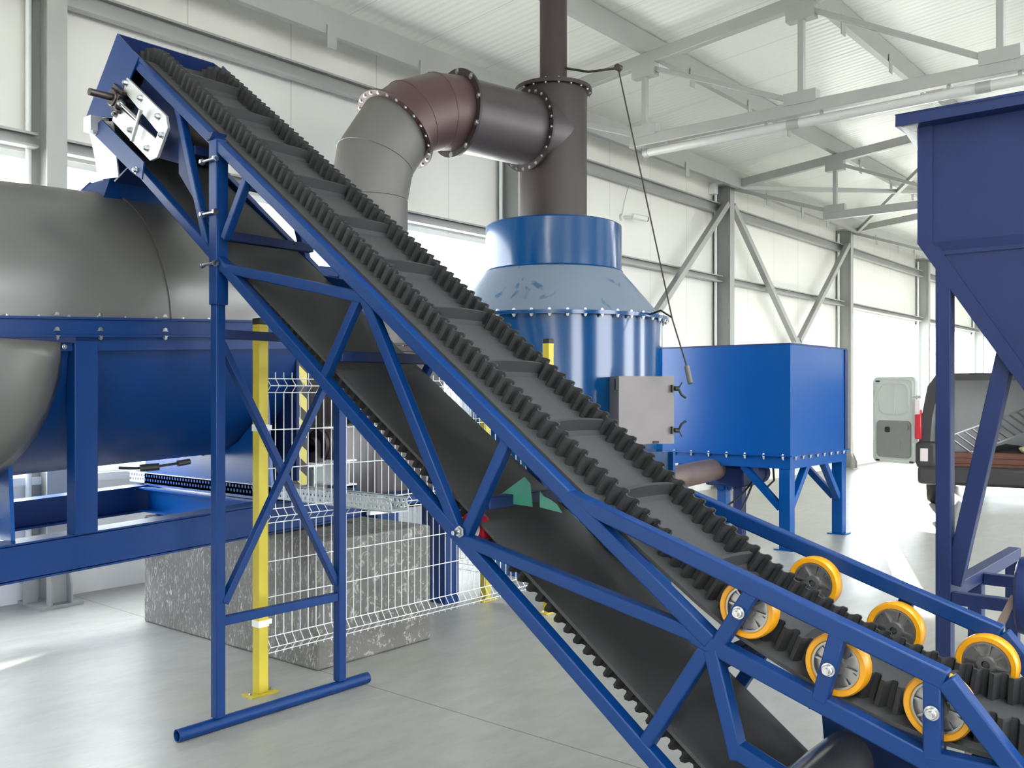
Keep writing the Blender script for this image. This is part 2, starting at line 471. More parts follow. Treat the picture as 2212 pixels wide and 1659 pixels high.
# window bands: frame and pane
wins = [(-6, -2.3, SILL1), (-2.3, 3.1, SILL1), (3.1, 8.62, SILL1), (19.75, 25.2, SILL2), (25.2, 30.7, SILL2), (30.7, 36.2, SILL2), (36.2, 41, SILL2)]
for k, (x0, x1, zs) in enumerate(wins):
    f = MB(); t = 0.05
    f.box((x0, WY + 0.02, zs), (x0 + t, WY + 0.08, HEAD)); f.box((x1 - t, WY + 0.02, zs), (x1, WY + 0.08, HEAD))
    f.box((x0, WY + 0.02, zs), (x1, WY + 0.08, zs + t)); f.box((x0, WY + 0.02, HEAD - t), (x1, WY + 0.08, HEAD))
    fo = struct(f.build('window_%d' % (k + 1), 'white', smooth=False))
    MB().box((x0 + t, WY + 0.045, zs + t), (x1 - t, WY + 0.055, HEAD - t)).build('pane', 'glass', fo, smooth=False)

# columns against the long wall
def column(k, x):
    names = ['galvanised steel column at the left end of the hall wall, beside the conveyor head',
             'galvanised steel column behind the dark stack and blue filter tower',
             'galvanised steel column above the bright blue bin, with braces on both sides',
             'galvanised steel column at the right edge of the blue bin, next to the bright opening',
             'far galvanised steel column between the bright windows left of the feed hopper',
             'farthest galvanised column seen under the slope of the feed hopper']
    t = thing('steel_column', names[k], 'column', (x, 7.25, 0), 'columns along the long wall')
    MB().ibeam((x, 7.25, 0.02), (x, 7.25, 5.06), 0.30, 0.15, 0.010, 0.012, up=(0, 1, 0)).build('shaft', 'galv_struct', t)
    MB().box((x - 0.16, 7.02, 0), (x + 0.16, 7.41, 0.025)).build('base_plate', 'galv_struct', t, smooth=False)
    for dx in (-0.075, 0.075):
        MB().prism([(x + dx - 0.006, 7.10, 0.02), (x + dx - 0.006, 7.02, 0.02), (x + dx - 0.006, 7.02, 0.16), (x + dx - 0.006, 7.10, 0.34)], (0.012, 0, 0)).build('gusset', 'galv_struct', t, smooth=False)
    MB().prism([(x - 0.075, 7.256, 0.02), (x - 0.18, 7.256, 0.02), (x - 0.18, 7.256, 0.16), (x - 0.075, 7.256, 0.34)], (0, 0.012, 0)).build('gusset', 'galv_struct', t, smooth=False)
    MB().box((x - 0.12, 7.02, 5.06), (x + 0.12, 7.40, 5.085)).build('cap_plate', 'galv_struct', t, smooth=False)
    MB().cyl((x - 0.105, 7.35, 0.35), (x - 0.105, 7.35, 5.0), 0.022, 10).build('edge_pipe', 'white', t)
for k, x in enumerate(COLX): column(k, x)

# girts between the columns
def girt(name, x0, x1, z, h, label, grp):
    o = MB().cbeam((x0, 7.32, z), (x1, 7.32, z), h, 0.09, 0.004, (0, -1, 0), lip=0.015).build(name, 'galv_struct', smooth=False)
    tag(o, label, 'rail', grp)
bays = [('left of the conveyor head', -9), ('between the conveyor head and the dark stack', 0), ('between the stack and the blue bin', 1),
        ('above the right half of the blue bin', 2), ('over the bright windows beside the van', 3), ('over the far windows left of the hopper', 4)]
for i, (w, k) in enumerate(bays):
    x0 = -9 if k == -9 else COLX[k] + 0.08
    x1 = COLX[0] - 0.08 if k == -9 else COLX[k + 1] - 0.08
    girt('wall_rail', x0, x1, 4.68, 0.16, 'upper horizontal wall rail ' + w, 'upper wall rails')
    girt('wall_rail', x0, x1, 3.51, 0.11, 'lower horizontal wall rail ' + w, 'lower wall rails')

# eave beam and roof purlins, running along the hall
def purlin(y, z, h, label, name='roof_purlin', grp='roof purlins'):
    t = thing(name, label, 'beam', (-9, y, z), grp)
    MB().cbeam((-9, y - 0.04, z), (41.8, y - 0.04, z), h, 0.075, 0.005, (0, 1, 0), lip=0.02).build('channel', 'galv_struct', t, smooth=False)
    for x in COLX:
        for dx in (-1.9, 0.9, 2.4):
            xx = x + dx
            MB().box((xx, y - 0.055, z - h / 2 - 0.13), (xx + 0.11, y - 0.047, z - h / 2 + 0.08)).build('hanging_plate', 'galv_struct', t, smooth=False)
purlin(6.96, 5.11, 0.26, 'deep grey eave beam running along the top of the columns', 'eave_beam', 'eave beam')
PY = [5.37, 3.61, 1.87, 0.1, -1.7]
PL = ['roof purlin nearest the wall, passing over the dark stack', 'second roof purlin from the wall, crossing the truss top at the upper middle',
      'third roof purlin from the wall, ending behind the feed hopper', 'fourth roof purlin from the wall, high above the feed hopper', 'roof purlin nearest the ridge']
for y, l in zip(PY, PL): purlin(y, roof_z(y) - 0.12, 0.22, l)

# roof trusses on the column lines
def truss(k, label):
    x = COLX[k]
    t = thing('roof_truss', label, 'truss', (x, 0, 4.35), 'roof trusses')
    uz = lambda y: roof_z(y) - 0.30
    MB().beam((x, 7.1, uz(7.1)), (x, RY, uz(RY)), 0.09, 0.13).build('upper_chord', 'galv_struct', t, bevel=0.006)
    MB().beam((x, 5.55, 4.35), (x, -2.6, 4.35), 0.09, 0.12).build('lower_chord', 'galv_struct', t, bevel=0.006)
    MB().beam((x, 7.1, uz(7.1) - 0.05), (x, 5.45, 4.42), 0.06, 0.06).build('diagonal', 'galv_struct', t, bevel=0.005)
    ys = PY
    for i, y in enumerate(ys):
        MB().beam((x, y, 4.4), (x, y, uz(y) - 0.05), 0.06, 0.06).build('vertical', 'galv_struct', t, bevel=0.005)
        MB().box((x - 0.055, y - 0.16, 4.39), (x + 0.055, y + 0.16, 4.51)).build('node_plate', 'galv_struct', t, smooth=False)
        MB().box((x - 0.055, y - 0.14, uz(y) - 0.19), (x + 0.055, y + 0.14, uz(y) - 0.05)).build('node_plate', 'galv_struct', t, smooth=False)
        if i + 1 < len(ys):
            y2 = ys[i + 1]
            MB().beam((x, y - 0.08, uz(y) - 0.10), (x, y2 + 0.10, 4.45), 0.05, 0.05).build('diagonal', 'galv_struct', t, bevel=0.005)
truss(1, 'nearest roof truss of grey tubes with lamps under its lower chord')
truss(2, 'second roof truss, above the blue bin')
truss(3, 'third roof truss, low behind the feed hopper rim')
truss(4, 'farthest roof truss, mostly hidden behind the feed hopper')

# wall braces (V shaped pairs) and roof rods
def brace(p0, p1, w, label, grp, name='wall_brace'):
    tag(MB().beam(p0, p1, w, w, side=(0, 1, 0)).build(name, 'galv_struct', bevel=0.006), label, 'brace', grp)
mid = lambda a: (COLX[a] + COLX[a + 1]) / 2
brace((COLX[2] - 0.1, 7.15, 4.75), (mid(1) + 0.15, 7.15, 2.55), 0.10, 'diagonal wall brace falling left from the column above the blue bin', 'wall braces')
brace((COLX[1] + 0.1, 7.15, 4.75), (mid(1) - 0.15, 7.15, 2.55), 0.10, 'diagonal wall brace falling right behind the blue filter tower', 'wall braces')
brace((COLX[2] + 0.1, 7.15, 4.75), (mid(2) - 0.10, 7.15, 2.60), 0.10, 'diagonal wall brace falling right, left arm of the V over the blue bin', 'wall braces')
brace((COLX[3] - 0.1, 7.15, 4.75), (mid(2) + 0.10, 7.15, 2.60), 0.10, 'diagonal wall brace falling left, right arm of the V over the blue bin', 'wall braces')
tag(MB().box((mid(2) - 0.2, 7.13, 2.48), (mid(2) + 0.2, 7.17, 2.66)).box((mid(2) - 0.05, 7.15, 2.40), (mid(2) + 0.05, 7.42, 2.52)).build('brace_bracket', 'galv_struct', smooth=False), 'small bracket plate where the V of wall braces meets over the blue bin', 'bracket')
tag(MB().box((mid(1) - 0.25, 7.13, 2.44), (mid(1) + 0.25, 7.17, 2.62)).box((mid(1) - 0.05, 7.15, 2.40), (mid(1) + 0.05, 7.42, 2.50)).build('brace_bracket', 'galv_struct', smooth=False), 'bracket plate of the wall braces right of the blue filter tower', 'bracket')
rz = lambda y: roof_z(y) - 0.36
brace((COLX[2], 7.0, rz(7.0)), (COLX[3], 3.6, rz(3.6)), 0.07, 'slender roof brace running nearly level from the column over the bin', 'roof braces', 'roof_brace')
brace((COLX[3], 7.0, rz(7.0)), (COLX[2], 3.6, rz(3.6)), 0.07, 'slender roof brace rising to the right towards the hopper rim', 'roof braces', 'roof_brace')

# lamps under the nearest truss
LY = [(5.35, 3.72), (3.66, 2.03), (1.97, 0.34)]
LL = ['leftmost of three tube lamps under the nearest truss chord', 'middle of three tube lamps under the nearest truss chord', 'rightmost of three tube lamps, above the feed hopper rim']
for (y0, y1), l in zip(LY, LL):
    x = COLX[1]
    t = thing('tube_lamp', l, 'lamp', (x, y0, 4.2), 'tube lamps under the nearest truss')
    MB().cyl((x, y0, 4.215), (x, y1, 4.215), 0.045, 14).build('tube', 'tube_glass', t)
    for y in (y0, y1):
        MB().cyl((x, y - 0.03, 4.215), (x, y + 0.03, 4.215), 0.05, 14).build('end_cap', 'galv_struct', t)
    for y in (y0 - 0.25, y1 + 0.25):
        MB().box((x - 0.012, y - 0.015, 4.25), (x + 0.012, y + 0.015, 4.30)).build('clip', 'galv_struct', t, smooth=False)

tag(MB().box((13.94, 7.30, 4.92), (14.06, 7.42, 5.10)).build('junction_box', 'white', bevel=0.01), 'small white box beside the top of the column above the blue bin', 'box')

# security camera on the wall
t = thing('security_camera', 'small white security camera on the wall right of the stack', 'camera', (11.3, 7.4, 4.15))
MB().cyl((11.3, 7.42, 4.15), (11.3, 7.38, 4.15), 0.05, 14).build('mount', 'white', t)
MB().tube([(11.3, 7.39, 4.15), (11.34, 7.30, 4.15), (11.40, 7.24, 4.15)], 0.018).build('arm', 'white', t)
MB().cyl((11.36, 7.26, 4.16), (11.55, 7.14, 4.13), 0.045, 14).build('body', 'white', t)
MB().cyl((11.55, 7.14, 4.13), (11.565, 7.13, 4.128), 0.036, 14).build('lens', 'black', t)
MB().tube([(11.3, 7.40, 4.16), (11.38, 7.41, 4.4), (11.5, 7.41, 4.65)], 0.006, 6).build('lead', 'white_wire', t)

# ------------------------------------------------------------------ belt conveyor
SL = 0.737
uc = lambda y: 1.529 + SL * (y - 2.186)
lc = lambda y: 0.592 + 0.738 * (y - 1.657)
XN, XF = 2.470, 3.042           # centre planes of the two side frames
conv = thing('belt_conveyor', 'long blue inclined conveyor with a black corrugated belt, in the foreground', 'conveyor', (2.75, 2.5, 0))

K = (1.82, 1.259); E2 = (0.655, 0.886); N = (1.30, 0.872)
lc2 = lambda y: 0.852 + 0.335 * (y - 1.243)
MC = [0]
def member(name, pts, x, w=0.05, h=0.05, m='blue'):
    b = MB(); MC[0] += 1; w -= 0.0007 * (MC[0] % 7); h -= 0.0004 * (MC[0] % 5)
    for a, c in zip(pts[:-1], pts[1:]):
        b.beam((x, a[0], a[1]), (x, c[0], c[1]), w, h)
    return b.build(name, m, conv, bevel=0.005)
for x, mm in ((XN, 'blue'), (XF, 'blue')):
    member('upper_chord', [(4.74, uc(4.74)), K], x)
    member('upper_chord', [(1.84, 1.265), E2], x)
    member('end_strut', [E2, (0.49, 0.690)], x)
    member('lower_chord', [(5.02, lc(5.02)), (0.99, lc(0.99))], x)
    member('tail_chord', [(1.36, lc2(1.33)), (0.69, 0.672)], x)
    member('tail_chord', [(0.71, 0.680), (-0.72, 0.680)], x)
    member('kink_strut', [(1.83, 1.262), N], x)
    member('diagonal', [(4.246, uc(4.246)), (3.965, lc(3.965))], x, 0.04, 0.04)
    member('diagonal', [(3.64, uc(3.64)), (3.83, lc(3.83) + 0.13)], x, 0.04, 0.04)
    member('diagonal', [(3.90, 2.205), (2.85, 1.985)], x, 0.045, 0.045)
    member('diagonal', [(2.85, uc(2.85)), (3.10, lc(3.10))], x, 0.04, 0.04)
    member('diagonal', [(2.86, uc(2.86)), (2.31, lc(2.31))], x, 0.045, 0.045)
    member('diagonal', [(2.08, uc(2.08)), (2.30, lc(2.30))], x, 0.045, 0.045)
    member('diagonal', [(2.30, 1.072), N], x, 0.045, 0.045)
    member('diagonal', [N, (1.535, lc(1.535))], x, 0.045, 0.045)
    member('diagonal', [(1.30, 0.85), (1.215, 0.545)], x, 0.05, 0.045)
    member('tail_strut', [(1.225, 0.575), (0.30, 0.25)], x, 0.05, 0.05)
    member('tail_post', [(0.30, 0.66), (0.30, 0.0)], x, 0.05, 0.05)
    member('tail_post', [(-0.70, 0.66), (-0.70, 0.0)], x, 0.05, 0.05)
    # brackets that carry the guide wheels
    xb = x - 0.007 if x == XN else x + 0.007
    member('wheel_bracket', [(1.275, 0.87), (1.165, 1.045)], xb, 0.034, 0.045)
    member('wheel_bracket', [(0.975, 0.765), (0.922, 0.965)], xb, 0.034, 0.045)
    member('wheel_bracket', [(0.685, 0.68), (0.685, 0.885)], xb, 0.034, 0.045)
    MB().box((x - 0.06, 0.93, 0.0), (x + 0.06, 1.07, 0.012)).build('foot_plate', 'blue', conv, smooth=False)
# cross tubes between the two side frames
for y, z in ((3.90, 2.354), (3.03, 1.755), (2.215, 1.205), (1.31, 0.80), (4.15, 2.80), (3.66, uc(3.66) - 0.06), (0.30, 0.16), (-0.70, 0.60)):
    MB().beam((XN + 0.02, y, z), (XF - 0.02, y, z), 0.045, 0.045, side=(0, 1, 0)).build('cross_tube', 'blue_dark', conv, bevel=0.004)
# dark plate between the tail frames, behind the snub drum
MB().prism([(XF - 0.035, 1.20, 0.80), (XF - 0.035, 0.80, 0.70), (XF - 0.035, 0.80, 0.30), (XF - 0.035, 1.06, 0.30)], (0.01, 0, 0)).build('side_plate', 'blue_dark', conv, smooth=False)

# --- belt path (Y,Z), inner face of the belt
def arc_pts(c, r, a0, a1, n):
    return [(c[0] + r * math.cos(a0 + (a1 - a0) * i / n), c[1] + r * math.sin(a0 + (a1 - a0) * i / n)) for i in range(n + 1)]
HC, HR = (4.73, 3.135), 0.236        # head pulley
SC_, SR = (1.10, 0.415), 0.088       # snub drum
TC, TR = (-0.45, 0.485), 0.205       # tail pulley
th = math.atan(SL)
ub = lambda y: 1.583 + SL * (y - 2.226)
path = []
path += [(-0.45, 0.690), (-0.1, 0.689), (0.25, 0.690), (0.45, 0.695), (0.70, 0.712), (0.84, 0.738), (0.975, 0.776), (1.11, 0.829), (1.245, 0.890), (1.36, 0.957), (1.48, 1.038), (1.60, ub(1.60) - 0.002)]
y = 1.75
while y < HC[0] - HR * math.sin(th) - 0.05:
    path.append((y, ub(y))); y += 0.12
path += arc_pts(HC, HR, math.pi / 2 + th, th - math.pi / 2 + 0.03, 26)
d = (V((HC[0], HC[1])) - V((SC_[0], SC_[1]))); L = d.length; al = math.atan2(d.y, d.x)
be = math.asin((HR - SR) / L)
path = path[:-27] + arc_pts(HC, HR, math.pi / 2 + th, al - be - math.pi / 2, 26)
sn_top = (SC_[0] + SR * math.cos(al - be - math.pi / 2), SC_[1] + SR * math.sin(al - be - math.pi / 2))
hp = path[-1]
RI = (2.305, 1.180)                  # the belt is lifted a little by the red idler wheels
for pa, pb, n in ((hp, RI, 20), (RI, sn_top, 10)):
    for i in range(1, n):
        f = i / n; path.append((pa[0] + (pb[0] - pa[0]) * f, pa[1] + (pb[1] - pa[1]) * f))
    if pb is RI: path.append(RI)
path += arc_pts(SC_, SR, al - be - math.pi / 2, -math.pi / 2, 6)
path += [(0.7, 0.284), (0.2, 0.281), (-0.45, 0.280)]
path += arc_pts(TC, TR, -math.pi / 2, -1.5 * math.pi, 14)[1:-1]
# resample at even steps
def resample(p, step):
    q = p + [p[0]]; out = []; acc = 0.0; tot = sum((V(a) - V(b)).length for a, b in zip(q[:-1], q[1:]))
    n = int(round(tot / step)); step = tot / n; target = 0.0; k = 0; s0 = 0.0
    for i in range(n):
        target = i * step
        while True:
            Ls = (V(q[k + 1]) - V(q[k])).length
            if s0 + Ls >= target or k == len(q) - 2: break
            s0 += Ls; k += 1
        f = (target - s0) / max(Ls, 1e-9)
        out.append(V(q[k]).lerp(V(q[k + 1]), min(1, max(0, f))))
    return out, step, tot
P, step, TOT = resample([V(p) for p in path], 0.0085)
# smooth the polyline a little
for _ in range(12):
    P = [(P[i - 1] + P[i] * 2 + P[(i + 1) % len(P)]) / 4 for i in range(len(P))]
nP = len(P)
T = [(P[(i + 1) % nP] - P[i - 1]).normalized() for i in range(nP)]
O = [V((-t.y, t.x)) for t in T]      # outward normal (upwards on the upper run)
XB0, XB1 = 2.497, 3.015              # belt edges
TH = 0.012
b = MB(); vs = []; fs = []
for i in range(0, nP, 3):
    for (xx, o) in ((XB0, 0), (XB1, 0), (XB1, TH), (XB0, TH)):
        q = P[i] + O[i] * o; vs.append((xx, q.x, q.y))
m_ = len(vs) // 4
for i in range(m_):
    j = (i + 1) % m_
    for k in range(4):
        fs.append((i * 4 + k, i * 4 + (k + 1) % 4, j * 4 + (k + 1) % 4, j * 4 + k))
belt = b.add(vs, fs).build('belt', 'belt', conv)
# corrugated sidewalls: a wavy wall on either side of the carrying strip
SH, AMP = 0.076, 0.021
per = TOT / round(TOT / 0.051)
def sidewall(xc):
    vs = []; fs = []
    for i in range(nP):
        ph = 2 * math.pi * (i * step) / per
        w = math.sin(ph); w = math.copysign(abs(w) ** 0.95, w)
        wx = AMP * w; c = math.cos(ph) * 0.006
        for (dx, o) in ((-0.004, TH - 0.001), (0.004, TH - 0.001), (0.004, TH + SH), (-0.004, TH + SH)):
            q = P[i] + O[i] * o + T[i] * (-0.003 * math.sin(2 * ph))
            vs.append((xc + wx + dx, q.x, q.y))
    for i in range(nP):
        j = (i + 1) % nP
        for k in range(4):
            fs.append((i * 4 + k, i * 4 + (k + 1) % 4, j * 4 + (k + 1) % 4, j * 4 + k))
    return MB().add(vs, fs).build('sidewall', 'rubber', belt)
sidewall(2.572); sidewall(2.940)
# cleats across the belt
pitch = TOT / round(TOT / 0.372)
def frame_at(s):
    i = int(round(s / step)) % nP
    return P[i], T[i], O[i]
# phase so that one cleat stands at Y = 2.04 on the upper run
i0 = min(range(nP), key=lambda i: abs(P[i].x - 2.04) + (10 if O[i].y < 0 else 0))
s_ = (i0 * step) % pitch
nc = int(round(TOT / pitch))
for k in range(nc):
    p, t_, o_ = frame_at(s_ + k * pitch)
    prof = [(-0.022, TH - 0.001), (0.022, TH - 0.001), (0.010, TH + 0.014), (0.008, TH + 0.056), (-0.006, TH + 0.058), (-0.008, TH + 0.014)]
    nx = 8; vs = []; fs = []
    for q in range(nx + 1):
        xx = 2.590 + (2.922 - 2.590) * q / nx
        bow = 0.010 * (1 - (2 * q / nx - 1) ** 2)
        for (a, h) in prof:
            r_ = p + t_ * (a + bow * (h / 0.06)) + o_ * h
            vs.append((xx, r_.x, r_.y))
    n6 = len(prof)
    for q in range(nx):
        for a in range(n6):
            fs.append((q * n6 + a, q * n6 + (a + 1) % n6, (q + 1) * n6 + (a + 1) % n6, (q + 1) * n6 + a))
    fs.append(tuple(range(n6))); fs.append(tuple(range(nx * n6, (nx + 1) * n6)))
    MB().add(vs, fs).build('cleat', 'rubber', belt)

# pulleys and snub drum
MB().cyl((2.52, HC[0], HC[1]), (3.0, HC[0], HC[1]), HR - 0.003, 40).build('head_pulley', 'shaft', conv)
MB().cyl((2.505, SC_[0], SC_[1]), (3.01, SC_[0], SC_[1]), SR - 0.003, 36).build('snub_drum', 'drum_steel', conv)
MB().cyl((2.52, TC[0], TC[1]), (3.0, TC[0], TC[1]), TR - 0.003, 36).build('tail_pulley', 'drum_steel', conv)
MB().cyl((2.44, SC_[0], SC_[1]), (3.07, SC_[0], SC_[1]), 0.018, 12).build('snub_shaft', 'shaft', conv)
MB().cyl((2.44, TC[0], TC[1]), (3.07, TC[0], TC[1]), 0.02, 12).build('tail_shaft', 'shaft', conv)
for x in (XN, XF):
    MB().prism([(x - 0.006, 1.20, 0.57), (x - 0.006, 1.04, 0.51), (x - 0.006, 1.06, 0.33), (x - 0.006, 1.18, 0.33)], (0.012, 0, 0)).build('bearing_plate', 'blue', conv, smooth=False)
    MB().prism([(x - 0.006, -0.38, 0.66), (x - 0.006, -0.52, 0.66), (x - 0.006, -0.52, 0.43), (x - 0.006, -0.38, 0.43)], (0.012, 0, 0)).build('bearing_plate', 'blue', conv, smooth=False)
# slide plate the belt runs on, seen as a bright edge below the belt
MB().box((2.515, -0.4, 0.672), (3.0, 0.62, 0.680)).build('slide_plate', 'galv', conv, smooth=False)

# --- guide wheels
def guide_wheel(x, y, z, face):
    """face = -1: bolt head towards the camera side; wheel is 50 mm wide"""
    c = V((x, y, z)); r = 0.086
    tyre = MB().lathe([(r * 0.76, -0.020), (r * 0.80, -0.025), (r * 0.95, -0.025), (r, -0.017), (r, 0.017), (r * 0.95, 0.025), (r * 0.80, 0.025), (r * 0.76, 0.020), (r * 0.76, -0.020)], c, (1, 0, 0), 48)
    w = tyre.build('guide_wheel', 'yellow_tyre', conv, loc=c)
    rim = MB()
    rim.lathe([(r * 0.765, -0.021), (r * 0.765, 0.021), (r * 0.70, 0.021), (r * 0.70, 0.004), (0.02, 0.004), (0.02, -0.004), (r * 0.70, -0.004), (r * 0.70, -0.021), (r * 0.765, -0.021)], c, (1, 0, 0), 48)
    rim.lathe([(0.012, -0.024), (0.024, -0.024), (0.026, -0.018), (0.026, 0.018), (0.024, 0.024), (0.012, 0.024), (0.012, -0.024)], c, (1, 0, 0), 24)
    for k in range(8):
        q = k * math.pi / 4 + 0.2
        dv = V((0, math.cos(q), math.sin(q)))
        rim.beam(c + dv * 0.022, c + dv * (r * 0.73), 0.030, 0.006, side=(1, 0, 0))
        # recessed web between alternate ribs
        if k % 2 == 0:
            d2 = V((0, math.cos(q + 0.393), math.sin(q + 0.393)))
            rim.beam(c + d2 * 0.026, c + d2 * (r * 0.69), 0.020, 0.024, side=(1, 0, 0))
    rim.build('wheel_rim', 'alu', w)
    ax = MB()
    if face < 0: x0, x1 = XN - 0.024, x + 0.02
    else: x0, x1 = x - 0.016, XF + 0.03
    ax.cyl((x0, y, z), (x1, y, z), 0.009, 16)
    xb = x0 if face < 0 else x1
    s = -1 if face < 0 else 1
    ax.lathe([(0.009, 0.002), (0.0185, 0.002), (0.0185, 0.006), (0.0145, 0.006), (0.0145, 0.016), (0.0125, 0.018), (0.009, 0.018), (0.0085, 0.027), (1e-4, 0.027)], (xb + (0.0 if s < 0 else 0.0), y, z), (s, 0, 0), 24)
    ax.build('axle_bolt', 'steel', w)
    return w
for (y, z) in ((1.205, 0.974), (0.945, 0.861), (0.683, 0.803)):
    guide_wheel(2.514, y, z, -1)
    guide_wheel(2.998, y, z, 1)
# red return idler below the belt, on the bolt at the lower chord
c = V((2.527, 2.295, 1.104))
wr = MB().lathe([(0.036, -0.018), (0.044, -0.022), (0.058, -0.022), (0.062, -0.015), (0.062, 0.015), (0.058, 0.022), (0.044, 0.022), (0.036, 0.018), (0.036, -0.018)], c, (1, 0, 0), 36).build('return_idler', 'red_tyre', conv, loc=c)
wr['label'] = 'red wheel under the return belt'
MB().lathe([(0.0365, -0.019), (0.0365, 0.019), (0.02, 0.010), (0.006, 0.010), (0.006, -0.020), (0.02, -0.020), (0.0365, -0.019)], c, (1, 0, 0), 30).build('wheel_rim', 'white', wr)
MB().cyl((2.405, 2.295, 1.100), (2.54, 2.295, 1.104), 0.008, 12).lathe([(0.008, -0.004), (0.022, -0.004), (0.022, 0.001), (0.016, 0.001), (0.016, -0.014), (0.008, -0.014)], (2.443, 2.295, 1.101), (1, 0, 0), 6).build('axle_bolt', 'steel', wr)

# --- head box with the take-up unit
XP = 2.442
side = [(4.797, 3.523), (4.575, 3.345), (4.655, 3.262), (4.762, 3.140), (4.853, 3.086), (5.024, 3.120), (5.149, 3.150)]
MB().prism([(XP - 0.006, y, z) for y, z in side], (0.008, 0, 0)).build('head_side_plate', 'blue', conv, smooth=False)
side2 = [(4.797, 3.523), (4.45, 3.24), (4.55, 3.10), (4.853, 2.95), (5.024, 3.05), (5.149, 3.150)]
MB().prism([(XF + 0.030, y, z) for y, z in side2], (0.008, 0, 0)).build('head_side_plate', 'blue_dark', conv, smooth=False)
# end plate: closes the top end of the head, upper far corner cut off
MB().prism([(XP, 4.800, 3.523), (3.02, 4.800, 3.523), (XF + 0.03, 4.70, 3.44), (XF + 0.03, 5.149, 3.150), (XP, 5.149, 3.150)], (0, 0.008, 0.006)).build('head_end_plate', 'blue_dark', conv, smooth=False)
# blue inner wall under the upper chord (take-up recess)
MB().prism([(2.50, 4.60, 3.30), (2.50, 4.22, 3.01), (2.50, 4.26, 2.75), (2.50, 4.62, 2.86), (2.50, 4.86, 3.06)], (0.008, 0, 0)).build('inner_plate', 'blue_dark', conv, smooth=False)
MB().prism([(2.475, 4.25, 2.70), (2.475, 3.97, 2.40), (2.475, 4.25, 2.95)], (0.006, 0, 0)).build('inner_plate', 'blue_dark', conv, smooth=False)
tk = MB().prism([(2.415, y, z) for y, z in [(4.654, 3.252), (4.268, 2.978), (4.250, 2.914), (4.352, 2.785), (4.420, 2.780), (4.808, 3.055), (4.790, 3.121), (4.758, 3.127), (4.365, 2.881), (4.338, 2.905), (4.690, 3.192)]], (0.014, 0, 0)).build('takeup_plate', 'galv', conv, smooth=False)
bolts(tk, [(2.415, y, z) for y, z in [(4.655, 3.222), (4.507, 3.112), (4.334, 2.985), (4.300, 2.885), (4.770, 3.080), (4.612, 2.968), (4.445, 2.845)]], (-1, 0, 0), 0.013, 0.024)
# bearing block in the slot, shaft, threaded rod and cross handle
bb = MB()
dir_s = V((0, -0.83, -0.56)); dn = V((0, -0.56, 0.83))
cS = V((2.405, 4.735, 3.155))
bb.beam(cS - dir_s * 0.05, cS + dir_s * 0.05, 0.05, 0.075)
bb.cyl((2.37, cS.y, cS.z), (2.42, cS.y, cS.z), 0.045, 20)
bo = bb.build('bearing_block', 'shaft', conv, bevel=0.004)
MB().cyl((2.255, 4.735, 3.155), (2.60, 4.735, 3.155), 0.019, 20).build('drive_shaft', 'shaft', bo)
for k in (-1, 1):
    MB().beam(cS + dn * (0.05 * k) - dir_s * 0.06, cS + dn * (0.05 * k) + dir_s * 0.06, 0.03, 0.018).build('guide_bar', 'shaft', bo)
q0 = cS + dir_s * 0.05 + V((-0.01, 0, 0)); q1 = cS + dir_s * 0.30 + V((-0.01, 0, 0))
MB().cyl(q0, q1, 0.010, 12).cyl(cS + dir_s * 0.06 + V((-0.01, 0, 0)), cS + dir_s * 0.085 + V((-0.01, 0, 0)), 0.02, 6).build('tension_rod', 'steel', conv)
MB().cyl((2.385, 4.455, 3.035), (2.385, 4.545, 2.895), 0.011, 12).build('rod_crossbar', 'steel', conv)
# folded bracket below the take-up
MB().prism([(2.40, 4.90, 3.075), (2.40, 4.455, 2.775), (2.40, 4.475, 2.690), (2.40, 4.58, 2.745), (2.40, 5.03, 3.04)], (0.008, 0, 0)).build('skirt_bracket', 'blue', conv, smooth=False)
MB().box((2.36, 4.94, 3.02), (2.46, 5.02, 3.10)).build('skirt_clip', 'galv', conv, smooth=False)
bolts(conv, [(2.40, 4.96, 3.02), (2.40, 4.53, 2.745)], (-1, 0, 0), 0.013, 0.02)
# scraper plate and outlet spout below the head
MB().prism([(2.43, y, z) for y, z in [(5.128, 3.116), (4.838, 3.060), (4.775, 2.752), (4.999, 2.772), (5.036, 2.894)]], (0.008, 0, 0)).build('outlet_side', 'galv', conv, smooth=False)
MB().prism([(2.62, 5.128, 3.116), (2.62, 5.138, 3.110), (2.62, 5.35, 2.84), (2.62, 5.34, 2.83)], (0.42, 0, 0)).build('outlet_back', 'blue_dark', conv, smooth=False)
MB().prism([(2.62, 4.838, 2.95), (2.62, 4.846, 2.95), (2.62, 5.20, 2.83), (2.62, 5.19, 2.82)], (0.42, 0, 0)).build('outlet_front', 'blue_dark', conv, smooth=False)

# --- trestle
tr = conv
for (x0, zt) in ((2.453, 2.78), (3.190, 2.30)):
    lg = MB().box((x0, 3.88, 0.06), (x0 + 0.05, 3.93, zt)).build('trestle_leg', 'blue', conv, bevel=0.004)
MB().box((2.440, 3.86, 2.02), (2.505, 3.925, 2.80)).build('leg_sleeve', 'blue', conv, bevel=0.004)
MB().prism([(2.430, 3.93, 2.80), (2.505, 3.93, 2.80), (2.505, 3.90, 2.83), (2.430, 3.90, 2.83)], (0, -0.03, 0.0)).build('leg_cap', 'blue_dark', conv, smooth=False)
MB().box((3.07, 3.885, 2.22), (3.20, 3.925, 2.27)).build('leg_lug', 'blue', conv, bevel=0.004)
MB().lathe([(0.024, 0), (0.030, 0), (0.030, 1.145), (0.024, 1.145), (0.024, 0)], (2.265, 3.905, 0.030), (1, 0, 0), 28).build('floor_tube', 'blue', conv)
MB().box((2.503, 3.885, 0.492), (3.19, 3.925, 0.535)).build('trestle_crossbar', 'blue', conv, bevel=0.004)
